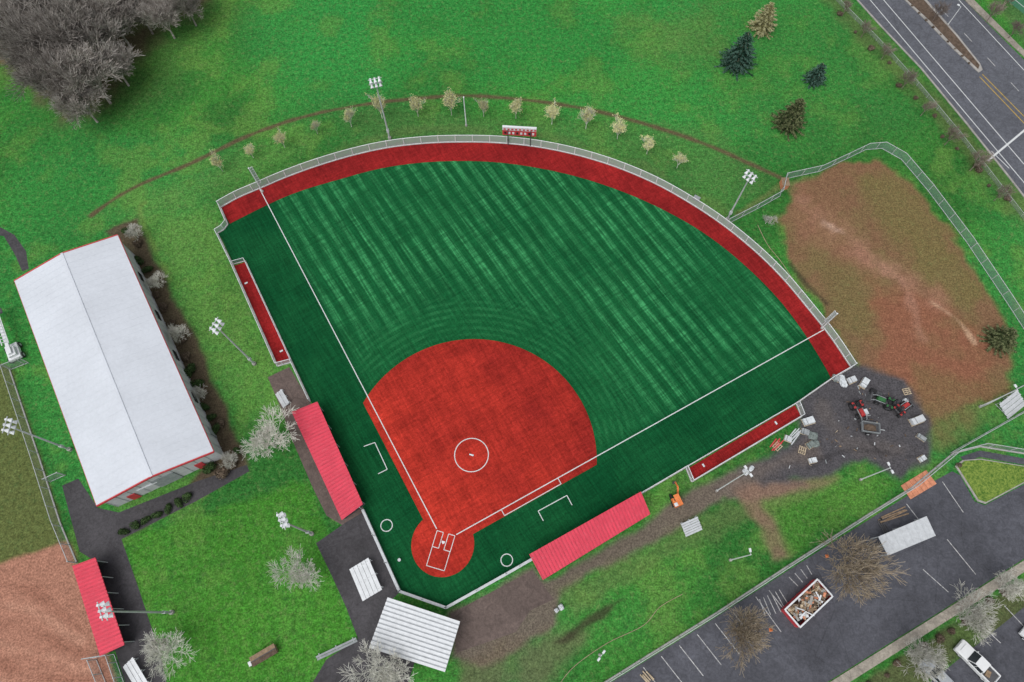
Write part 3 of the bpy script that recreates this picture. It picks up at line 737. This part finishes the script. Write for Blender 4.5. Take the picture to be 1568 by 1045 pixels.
# ------------------------------------------------------------------ vegetation
def tree_mesh(seed,H,mat,levels=5,kids=4,spread=.75,r0=.16,twig=.018,trunk=.22,ratio=.72,leaves=0,leafmat=None,up=.15,ls=1.0):
    rnd=random.Random(seed); b=MB(); tips=[]
    def grow(p,d,L,r,lv):
        e=p+d*L; r1=max(r*.62,twig)
        b.cyl(p,e,r,r1,mat,6 if lv<2 else 3,False)
        if lv>=levels: tips.append(e); return
        n=kids+(1 if lv==0 else 0)+rnd.choice((0,0,1))
        for k in range(n):
            t=rnd.uniform(.35,1) if (lv>0 and k>0) else rnd.uniform(.85,1)
            q=p+d*L*t; az=2*math.pi*(k+rnd.uniform(-.35,.35))/n
            x=d.orthogonal().normalized(); y=d.cross(x); sp=spread*rnd.uniform(.55,1.25)
            nd=(d*math.cos(sp)+(x*math.cos(az)+y*math.sin(az))*math.sin(sp)+Vector((0,0,up))).normalized()
            grow(q,nd,L*ratio*rnd.uniform(.7,1.2) if lv>0 else H*.26*rnd.uniform(.8,1.2),max(r1*rnd.uniform(.6,.85),twig),lv+1)
    grow(Vector((0,0,0)),Vector((rnd.uniform(-.05,.05),rnd.uniform(-.05,.05),1)).normalized(),H*trunk,r0,0)
    for i in range(leaves):
        e=rnd.choice(tips)+Vector([rnd.gauss(0,.13) for _ in range(3)])
        a=Vector([rnd.gauss(0,1) for _ in range(3)]).normalized()*rnd.uniform(.04,.09)*ls; c=a.orthogonal()*.8
        b.add([e-a,e+c,e+a,e-c],[(0,1,2,3)],leafmat)
    return b.mesh('tree_mesh')
T_pale=[tree_mesh(i,8,M['barkpale'],5,4,.62,.2,.02,.2,.74) for i in(1,2)]
T_grey=[tree_mesh(i,13,M['bark'],5,5,.55,.28,.03,.24,.77) for i in(3,4,5)]
T_brown=[tree_mesh(i,9,M['barkbrown'],5,4,.55,.2,.022,.2,.76) for i in(6,7)]
T_small=[tree_mesh(i,4,M['barkpale'],4,4,.45,.06,.014,.2,.76,1300,M['bud'],.3,.8) for i in(8,9,10)]
T_street=[tree_mesh(i,6,M['barkred'],4,4,.5,.1,.018,.25,.76) for i in(11,12)]
rnd=random.Random(5)
def put(name,ms,px,py,h,sc=1.0):
    p=S(px,py,h); o=inst(name,rnd.choice(ms),(p.x,p.y,0),rnd.uniform(0,6.28),sc,sc*rnd.uniform(.92,1.08)); return o
for x,y,s in [(20,20,1),(70,15,1.05),(120,5,1),(45,70,1),(95,60,1.1),(140,55,1),(85,115,.95),(130,108,.9),(15,60,.8),(60,95,.9),(108,138,.75),(165,20,.9),(-25,10,1),(-10,-40,1),(60,-40,1),(160,80,.75)]: put('bare_tree',T_grey,x,y,8,s)
for x,y,s in [(205,5,.8),(240,12,.7),(275,-8,.7),(225,-30,1),(170,-35,1)]: put('bare_tree',T_grey,x,y,7,s)
for x,y in [(333,250),(381,229),(430,213),(481,192),(534,181),(582,168),(638,165),(690,163),(740,165),(790,168),(846,177),(899,184),(948,200),(994,223),(1041,245)]:
    put('ornamental_tree',T_small,x,y,2.3,rnd.uniform(.85,1.1)*(1.3 if 560<x<960 else 1.0))
put('bare_tree',T_pale,404,672,5,1.05); put('bare_tree',T_pale,461,878,4,.8); put('bare_tree',T_pale,246,994,4,.85); put('bare_tree',T_pale,590,1028,5,1.0)
put('bare_tree',T_brown,1308,866,5,1.15); put('bare_tree',T_brown,1147,968,5,1.0)
put('bare_tree',T_pale,1500,948,4,.85); put('bare_tree',T_pale,1418,1003,4,.9); put('bare_tree',T_pale,1560,900,4,.7)
for x,y in [(1330,38),(1362,72),(1394,118),(1424,160),(1462,205),(1502,245),(1300,5),(1540,292)]: put('street_tree',T_street,x,y,3,rnd.uniform(.6,.9))
for x,y in [(1440,15),(1548,-5),(1525,15),(1560,40)]: put('street_tree',T_street,x,y,3,.8)
for x,y,s in [(200,352,.8),(232,430,.75),(267,507,.8),(302,602,.7),(348,700,.75),(1180,330,.5)]: put('bare_shrub_tree',T_pale,x,y,2.5,s*.6)
def conifer(seed,H,R,mat,tip,dens=1.0,gap=.0):
    rnd=random.Random(seed); b=MB(); b.cyl((0,0,0),(0,0,H*.97),.03*R+.08,.02,'barkbrown',7)
    nz=int(19*dens)
    for i in range(nz):
        z=H*(.05+.93*i/nz); rr=R*(1-(z/H))**.75+.15
        nb=max(5,int(9*(1-z/H)+6)); o=rnd.uniform(0,6.28)
        for k in range(nb):
            if rnd.random()<gap: continue
            az=o+2*math.pi*(k+rnd.uniform(-.3,.3))/nb; L=rr*rnd.uniform(.62,1.15)
            d=Vector((math.cos(az),math.sin(az),0)); t=Vector((-d.y,d.x,0)); st=Vector((0,0,z+rnd.uniform(-.15,.15)))
            ns=max(4,int(L/.16)); prev=st
            b.cyl(st,st+d*L*.8+Vector((0,0,-.2*L)),.03,.01,'barkbrown',3,False)
            for j in range(1,ns+1):
                f=j/ns; p=st+d*L*f+Vector((0,0,-.34*L*f+.2*L*f*f))
                wd=(.44*(1-f*.6))*min(1.2,R/2.2); mt=tip if (f>.6 and rnd.random()<.7) else mat
                for sgn in(-1,1):
                    q=p+t*sgn*wd*rnd.uniform(.6,1.3)+d*rnd.uniform(.1,.22)+Vector((0,0,rnd.uniform(-.12,.04)))
                    b.add([prev,p+d*.03,q],[(0,1,2)],mt)
                    q2=p+t*sgn*wd*.4+d*.1+Vector((0,0,rnd.uniform(.03,.12))); b.add([prev,p,q2],[(0,1,2)],mt)
                prev=p
    return b.mesh('conifer_mesh')
cn=conifer(1,8.0,3.7,M['needle'],M['needletip']); p=S(1133,84,2.6); inst('spruce_tree',cn,(p.x,p.y,0))
cn=conifer(2,4.4,2.1,M['needle'],M['needletip'],.85); p=S(1251,116,1.4); inst('spruce_tree',cn,(p.x,p.y,0))
cn=conifer(3,7.0,3.3,M['needle2'],M['needle2tip'],1.0,.06); p=S(1213,179,2.4); inst('pine_tree',cn,(p.x,p.y,0))
cn=conifer(4,6.5,2.9,M['needle3'],M['needle3tip'],.85,.15); p=S(1172,30,2.4); inst('larch_tree',cn,(p.x,p.y,0))
cn=conifer(5,4.4,2.8,M['needle2'],M['needle2tip'],.75,.1); p=S(1536,518,1.5); inst('pine_tree',cn,(p.x,p.y,0))
def shrub(seed,mat,n=900):
    rnd=random.Random(seed); b=MB()
    lob=[(Vector((rnd.uniform(-.45,.45),rnd.uniform(-.45,.45),rnd.uniform(.35,.6))),rnd.uniform(.4,.6)) for _ in range(6)]
    for i in range(n):
        c,r=rnd.choice(lob); d=Vector([rnd.gauss(0,1) for _ in range(3)]).normalized()
        p=c+d*r*rnd.uniform(.65,1.08)
        if p.z<0: continue
        a=(d.orthogonal()*rnd.uniform(.05,.1)); q=(d.cross(a)).normalized()*rnd.uniform(.04,.08)+d*rnd.uniform(-.05,.05)
        b.add([p-a,p-q,p+a,p+q],[(0,1,2,3)],mat)
    for k in range(5):
        az=k*1.256; b.cyl((0,0,0),(.3*math.cos(az),.3*math.sin(az),.6),.03,.015,'barkbrown',4)
    return b.mesh('shrub_mesh')
SH=[shrub(1,M['leafdark']),shrub(2,M['leafdark'])];SB=[shrub(3,M['leafbrown'])]
for x,y,s,k in [(192,352,.8,0),(210,372,.9,1),(212,398,1,0),(225,412,.9,0),(238,452,.8,1),(250,470,.9,1),(262,495,.8,1),(278,520,.8,1),(284,545,.9,1),(290,568,1.3,0),(300,588,1.2,0),(312,622,.9,0),(322,640,.9,0),(330,658,1,0),(338,648,.8,1),(318,715,1.2,0),(340,725,1.2,1),(355,712,1,1),(362,690,.7,0),
   (188,815,.8,0),(205,806,.8,0),(222,797,.8,0),(239,788,.8,0),(256,779,.8,0),(272,770,.85,0),(287,762,.85,0),(1470,712,.5,1),(1500,260,.7,1)]:
    put('shrub',SB if k else SH,x,y,.5,s)
for i in range(12): put('shrub',SB,1335+i*20+rnd.uniform(-5,5),1045-i*13.5+rnd.uniform(-4,4),.3,rnd.uniform(.4,.8))
for i in range(9): put('shrub',SB,1397+i*11,8+i*11,.3,rnd.uniform(.25,.4))
for i in range(12): put('shrub',SB,1290+i*23+rnd.uniform(-8,8),22+i*26+rnd.uniform(-5,5),.3,rnd.uniform(.4,.8))

# ------------------------------------------------------------------ vehicles and machines
def at_(px,ang,h=0): 
    p=S(*px); return Matrix.Translation(Vector((p.x,p.y,h)))@Matrix.Rotation(ang,4,'Z')
def wheel(b,x,y,r,w_,hub='lightgrey'):
    b.cyl((x,y-w_/2,r),(x,y+w_/2,r),r,r,'dark',18); b.cyl((x,y-w_/2-.01,r),(x,y+w_/2+.01,r),r*.55,r*.55,hub,12)
def car(px,ang,paint,pickup=False,name='parked_car'):
    root=empty(name); root.matrix_world=at_(px,ang)
    def extr(prof,w0,w1,mat,b):
        n=len(prof); zmax=max(p[1] for p in prof);zmin=min(p[1] for p in prof)
        vs=[]
        for s in(-1,1):
            for x,z in prof: ww=w0+(w1-w0)*((z-zmin)/(zmax-zmin)); vs.append((x,s*ww,z))
        fs=[tuple(range(n)),tuple(reversed(range(n,2*n)))]+[((i+1)%n,i,i+n,(i+1)%n+n) for i in range(n)]
        b.add(vs,fs,mat)
    b=MB()
    if pickup:
        extr([(-2.75,.4),(-2.8,1.0),(-2.7,1.08),(-.9,1.08),(.95,1.08),(2.4,1.0),(2.75,.85),(2.8,.4)],.98,.93,paint,b)
    else: extr([(-2.3,.35),(-2.35,.75),(-2.2,.98),(-1.5,1.02),(.95,.98),(2.0,.84),(2.3,.66),(2.33,.35)],.9,.84,paint,b)
    b.build('body',parent=root,bevel=.07)
    b=MB()
    if pickup:
        b.hexa([(-.95,-.86,1.09),(1.15,-.86,1.09),(1.15,.86,1.09),(-.95,.86,1.09)],[(-.85,-.7,1.75),(.45,-.7,1.75),(.45,.7,1.75),(-.85,.7,1.75)],'glass')
    else: b.hexa([(-1.8,-.78,1.01),(1.0,-.78,1.0),(1.0,.78,1.0),(-1.8,.78,1.01)],[(-1.25,-.6,1.44),(.3,-.6,1.44),(.3,.6,1.44),(-1.25,.6,1.44)],'glass')
    b.build('windows',parent=root)
    b=MB(); 
    if pickup:
        b.box((-.2,0,1.78),(1.36,1.46,.07),paint)
        for s in(-1,1):
            b.beam((1.15,s*.84,1.1),(.45,s*.69,1.76),.08,.06,paint); b.beam((-.93,s*.84,1.1),(-.85,s*.7,1.76),.1,.1,paint); b.beam((.1,s*.845,1.1),(.05,s*.7,1.76),.08,.05,paint)
        b.box((-1.83,0,1.09),(1.6,1.5,.03),'darkgrey'); b.box((-1.5,.2,1.2),(.6,.8,.25),'wood',.3)
        for s in(-1,1): b.box((-1.83,s*.86,1.15),(1.8,.12,.14),paint)
        b.box((-2.72,0,1.15),(.1,1.7,.14),paint); b.box((.9+.9,0,1.09),(1.1,1.2,.03),paint)
    else:
        b.box((-.47,0,1.46),(1.6,1.26,.05),paint)
        for s in(-1,1):
            b.beam((1.0,s*.77,1.0),(.3,s*.6,1.45),.07,.05,paint); b.beam((-1.8,s*.77,1.0),(-1.25,s*.6,1.45),.1,.06,paint); b.beam((-.35,s*.775,1.0),(-.4,s*.61,1.45),.07,.05,paint)
    b.build('roof_and_pillars',parent=root,bevel=.02)
    b=MB(); L=1.75 if pickup else 1.42; r=.4 if pickup else .33
    for x in(-L,L):
        for s in(-1,1): wheel(b,x,s*.83,r,.26)
    b.build('wheels',parent=root)
    b=MB(); e=2.8 if pickup else 2.33
    for s in(-1,1): b.box((e-.03,s*.65,.72),(.08,.35,.16),'lightgrey'); b.box((-e+.02,s*.7,.8),(.08,.2,.2),'red'); b.box((.75,s*1.0,1.05),(.15,.2,.14),paint)
    b.build('lights_and_mirrors',parent=root)
A1=angpx((1515,1038),(1464,986))
car((1490,1014),A1,'carwhite',True,'parked_pickup_truck'); car((1432,1034),A1,'carsilver',False)
car((1585,985),A1,'carwhite',False)
def tractor(px,ang,paint,name='compact_tractor'):
    root=empty(name); root.matrix_world=at_(px,ang)
    b=MB(); b.box((.7,0,.95),(1.3,.62,.55),paint,0,.86); b.box((-.3,0,.7),(1.2,.8,.35),'darkgrey')
    for s in(-1,1): b.box((-.6,s*.62,1.15),(.95,.38,.1),paint)
    b.build('body',parent=root,bevel=.05)
    b=MB()
    for s in(-1,1): wheel(b,-.6,s*.68,.62,.36,'darkgrey'); wheel(b,1.05,s*.55,.38,.24,'darkgrey')
    b.build('wheels',parent=root)
    b=MB(); b.box((-.55,0,1.1),(.5,.5,.15),'dark'); b.box((-.8,0,1.35),(.12,.5,.45),'dark')
    for s in(-1,1): b.beam((-1.0,s*.5,.9),(-1.0,s*.5,2.1),.08,.08,'dark')
    b.beam((-1.0,-.5,2.1),(-1.0,.5,2.1),.08,.08,'dark'); b.cyl((-.05,0,1.35),(-.12,0,1.5),.2,.2,'dark',12); b.build('seat_and_roll_bar',parent=root)
    b=MB()
    for s in(-1,1): b.beam((.1,s*.42,1.0),(1.5,s*.42,.95),.09,.1,'midgrey'); b.beam((1.5,s*.42,.95),(2.0,s*.42,.4),.09,.1,'midgrey')
    b.hexa([(1.95,-.8,.1),(2.5,-.8,.08),(2.5,.8,.08),(1.95,.8,.1)],[(1.9,-.8,.6),(2.1,-.8,.6),(2.1,.8,.6),(1.9,.8,.6)],'darkgrey'); b.build('loader_bucket',parent=root)
tractor((1352,618),angpx((1350,616),(1326,606)),'green'); tractor((1311,628),angpx((1311,628),(1322,648)),'red'); tractor((1376,628),angpx((1376,626),(1390,616)),'red')
def trailer(px,ang):
    root=empty('tipper_trailer'); root.matrix_world=at_(px,ang); b=MB()
    b.box((0,0,.62),(2.5,1.5,.08),'darkgrey')
    for s in(-1,1): b.box((0,s*.74,.85),(2.5,.06,.5),'midgrey'); b.box((s*1.23,0,.85),(.06,1.44,.5),'midgrey')
    b.lump((0,0,.62),(.9,.5,.25),'dirtpile',4); b.build('bed',parent=root)
    b=MB()
    for s in(-1,1): wheel(b,-.2,s*.9,.35,.22)
    b.beam((1.2,0,.5),(2.2,0,.45),.1,.1,'galv'); b.build('wheels_and_drawbar',parent=root)
trailer((1329,657),angpx((1315,655),(1342,659)))
def excavator(px,ang):
    root=empty('mini_excavator'); root.matrix_world=at_(px,ang); b=MB()
    for s in(-1,1): b.box((0,s*.55,.25),(1.9,.32,.5),'dark',0,.9)
    b.box((0,0,.4),(1.0,.8,.2),'darkgrey'); b.build('tracks',parent=root,bevel=.08)
    b=MB(); b.box((-.35,0,.85),(1.4,1.3,.6),'orange',.2,.9); b.box((-.75,.35,1.2),(.5,.5,.1),'white',.2); b.build('body',parent=root,bevel=.08)
    b=MB(); b.box((.1,.15,1.95),(.9,.8,.08),'orange',.2); b.box((.1,.15,1.5),(.75,.7,.8),'glass',.2,.95); b.build('cab',parent=root,bevel=.03)
    b=MB(); b.beam((.5,-.3,.8),(1.5,-.35,1.9),.2,.24,'orange'); b.beam((1.5,-.35,1.9),(2.3,-.4,1.0),.16,.2,'orange'); b.box((2.3,-.4,.75),(.4,.55,.4),'darkgrey',0,.7); b.build('boom_and_bucket',parent=root)
excavator((1034,766),angpx((1034,764),(1028,742)))
def skip():
    root=empty('debris_dumpster'); a=angpx((1205,948),(1258,898)); root.matrix_world=at_((1231,924),a)
    L,Wd,H=6.2,2.7,1.5; b=MB(); b.box((0,0,.1),(L,Wd,.1),'darkgrey')
    for s in(-1,1):
        b.box((0,s*Wd/2,H/2+.1),(L,.08,H),'redtrim'); b.box((s*L/2,0,H/2+.1),(.08,Wd-.1,H),'redtrim')
        b.box((0,s*Wd/2,H+.14),(L+.1,.2,.12),'white'); b.box((s*L/2,0,H+.14),(.2,Wd-.2,.12),'white')
        for k in range(7): b.box((-L/2+.5+k*(L-1)/6,s*(Wd/2+.07),H/2+.1),(.12,.08,H-.05),'redtrim')
    b.build('container',parent=root)
    b=MB(); r=random.Random(2); b.lump((0,0,.2),(2.4,.9,1.15),'dirtpile',6,12)
    for i in range(170):
        b.box((r.uniform(-2.7,2.7),r.uniform(-1.0,1.0),r.uniform(1.1,1.75)),(r.uniform(.2,1.2),r.uniform(.08,.4),.05),r.choice(['wood','palewood','wood','conc','white','orangemat','dirtpile']),r.uniform(0,3.1),1,Matrix.Rotation(r.uniform(-.5,.5),3,'X'))
    b.build('debris',parent=root)
skip()
# site materials
def pile(name,px,items,seed=1):
    b=MB(); r=random.Random(seed); p=S(*px)
    for dx,dy,sx,sy,sz,mat in items: b.lump((p.x+dx,p.y+dy,.02),(sx,sy,sz),mat,r.randint(0,999),14,r.uniform(0,3))
    return b.build(name,smooth=False)
def pallet(px,ang,L,W_,H,mat,name='wrapped_pallet',seed=0):
    b=MB(); b.T=at_(px,ang); r=random.Random(seed)
    for k in range(4): b.box((0,(k-1.5)*W_/3.4,.13),(L,W_*.14,.03),'palewood')
    for k in(-1,0,1): b.box((k*L*.42,0,.06),(.1,W_,.1),'palewood')
    if H>0:
        n=2 if H>.4 else 1
        for k in range(n): b.box((r.uniform(-.04,.04),r.uniform(-.04,.04),.16+H/n*(k+.5)),(L*r.uniform(.86,.96),W_*r.uniform(.86,.96),H/n-.02),mat,r.uniform(-.06,.06),.95)
        b.beam((-L*.2,-W_*.49,.17+H),(-L*.2,W_*.49,.17+H),.05,.02,'dark')
    return b.build(name,bevel=.02)
pile('plastic_sheet_pile',(1290,584),[(0,0,1.0,.5,.35,'plastic'),(-1.1,.3,.5,.35,.25,'greybag')],1)
pallet((1303,583),.4,1.3,1.0,.5,'lightgrey',seed=1); pallet((1322,588),.9,1.7,1.0,.6,'plastic',seed=2); pallet((1279,580),-.5,1.2,.9,.3,'midgrey',seed=3)
pallet((1320,634),.3,1.1,.9,.8,'plastic',seed=4); pallet((1409,671),-.7,1.4,.6,.4,'midgrey',seed=5)
pallet((1402,645),.35,2.2,1.1,.7,'lightgrey',seed=6); pallet((1410,703),.5,1.1,.8,.45,'plastic',seed=7)
pallet((1237,646),.3,1.9,1.1,.5,'plastic',seed=8); pallet((1232,662),-.3,1.3,.9,.3,'midgrey',seed=9); pallet((1240,682),.5,1.2,1.0,.4,'greybag',seed=10)
pallet((1243,706),.2,1.2,.8,.4,'plastic',seed=11); pallet((1206,673),-.4,1.2,.9,.3,'lightgrey',seed=12); pallet((1190,684),.7,1.2,1.0,.0,'wood','wooden_pallet',seed=13)
pallet((1228,690),1.2,1.2,1.0,.0,'wood','wooden_pallet',seed=14); pallet((1388,600),.2,1.2,1.0,.0,'wood','wooden_pallet',seed=15)
pile('tarpaulin_pile',(1244,668),[(0,0,.7,.6,.4,'greybag'),(.2,-1.2,.5,.6,.4,'greybag')],7)
pile('tarpaulin_pile',(1335,603),[(0,0,.5,.8,.5,'dark'),(.9,-.2,.5,.5,.4,'darkgrey')],11)
pile('material_stack',(1150,718),[(0,0,.5,.3,.4,'plastic'),(-.9,-.5,.5,.35,.4,'lightgrey')],13)
pile('bulk_bag',(1378,618),[(.8,.3,.4,.4,.6,'plastic')],12); pile('bulk_bag',(859,930),[(0,0,.35,.4,.55,'plastic'),(-.6,-.4,.3,.3,.6,'lightgrey')],15)
b=MB(); r=random.Random(44)
yard=[(1245,612),(1305,580),(1378,592),(1412,645),(1408,698),(1378,720),(1325,700),(1265,718),(1200,730),(1190,712),(1240,672)]
def inside(x,y,P):
    c=False
    for i in range(len(P)):
        a=P[i];d=P[i-1]
        if (a[1]>y)!=(d[1]>y) and x<(d[0]-a[0])*(y-a[1])/(d[1]-a[1])+a[0]: c=not c
    return c
cnt=0
while cnt<55:
    x,y=r.uniform(1190,1412),r.uniform(580,730)
    if not inside(x,y,yard): continue
    cnt+=1; p=S(x,y)
    b.box((p.x,p.y,.05),(r.uniform(.1,.6),r.uniform(.05,.2),r.uniform(.03,.1)),r.choice(['palewood','darkgrey','dirtpile','dirtpile','midgrey','wood','lightgrey']),r.uniform(0,3.1))
b.build('construction_debris')
b=MB(); Q=SP([(1379,744),(1418,720),(1434,741),(1394,765)])
for k in range(6):
    a0=Q[0].lerp(Q[1],k/6);a1=Q[0].lerp(Q[1],(k+.94)/6);c0=Q[3].lerp(Q[2],k/6);c1=Q[3].lerp(Q[2],(k+.94)/6)
    b.prism([c0,c1,a1,a0],.03,.09,'orangemat')
b.build('orange_ground_mat')
def stack(name,px,ang,n,L,mat='wood',seed=1):
    b=MB(); b.T=at_(px,ang); r=random.Random(seed)
    for i in range(n): b.box((r.uniform(-.3,.3),(i%4-1.5)*.28+r.uniform(-.05,.05),.08+.1*(i//4)),(L*r.uniform(.8,1),.16,.08),mat,r.uniform(-.08,.08))
    b.build(name)
stack('timber_stack',(1368,789),angpx((1345,800),(1400,778)),5,4.5,'wood',1); stack('timber_stack',(1352,806),angpx((1345,790),(1360,815)),5,2.5,'darkgrey',2)
stack('wooden_pallet',(990,1037),angpx((985,1030),(998,1045)),8,1.4,'palewood',3); stack('timber_stack',(1188,680),angpx((1180,690),(1200,668)),5,2.0,'redtrim',4)
stack('roof_sheet_stack',(1215,668),angpx((1200,690),(1230,655)),6,2.5,'lightgrey',5)
b=MB(); hp=catmull(SP([(855,1050),(880,1020),(930,985),(985,958),(1010,930),(1045,910)]),6)
for i in range(len(hp)-1): b.cyl(hp[i]+Vector((0,0,.05)),hp[i+1]+Vector((0,0,.05)),.045,.045,'tan',6,False)
b.build('garden_hose')
b=MB(); hp=catmull(SP([(1160,345),(1175,375),(1195,400),(1215,430),(1230,452)]),6)
for i in range(len(hp)-1): b.cyl(hp[i]+Vector((0,0,.06)),hp[i+1]+Vector((0,0,.06)),.05,.05,'tan',6,False)
b.build('drain_hose')
def cone(px):
    b=MB(); p=S(*px); b.box((p.x,p.y,.04),(.4,.4,.05),'orange'); b.cyl((p.x,p.y,.06),(p.x,p.y,.75),.16,.03,'orange',12); b.cyl((p.x,p.y,.35),(p.x,p.y,.5),.105,.07,'white',12); b.build('traffic_cone')
for p in ((1266,852),(1180,965)): cone(p)
b=MB(); p=S(1199,285); b.box((p.x,p.y,.6),(1.1,1.5,1.2),'orangemat'); b.box((p.x,p.y,1.23),(1.25,1.65,.06),'wood'); b.build('utility_cabinet',bevel=.02)
b=MB(); p=S(1066,306); b.box((p.x,p.y,.3),(1.0,.6,.6),'darkgrey',-.6); b.box((p.x,p.y,.62),(1.1,.7,.04),'midgrey',-.6); b.build('equipment_box',bevel=.02)
def lift():
    root=empty('boom_lift'); a=angpx((28,545),(2,470)); root.matrix_world=at_((26,542),a)
    b=MB(); b.box((0,0,.75),(2.8,1.9,.6),'white',0,.95); b.box((-.3,0,1.3),(1.5,1.2,.6),'white'); b.build('chassis',parent=root,bevel=.08)
    b=MB()
    for x in(-.95,.95):
        for s in(-1,1): wheel(b,x,s*.95,.45,.32)
    b.build('wheels',parent=root)
    b=MB(); b.beam((-.8,0,1.8),(6.2,0,2.0),.5,.3,'white')
    for k in range(9): b.beam((1+k*.6,-.5,2.3),(1.3+k*.6,.5,2.3),.08,.08,'lightgrey')
    for s in(-1,1): b.beam((.8,s*.5,2.3),(6.4,s*.5,2.3),.1,.1,'white')
    b.box((7,0,1.9),(1,1.8,.1),'darkgrey')
    for s in(-1,1): b.beam((6.5,s*.9,2.8),(7.5,s*.9,2.8),.06,.06,'white'); b.beam((7+s*.5,-.9,2.8),(7+s*.5,.9,2.8),.06,.06,'white')
    b.build('boom_and_basket',parent=root)
lift()
print('done')
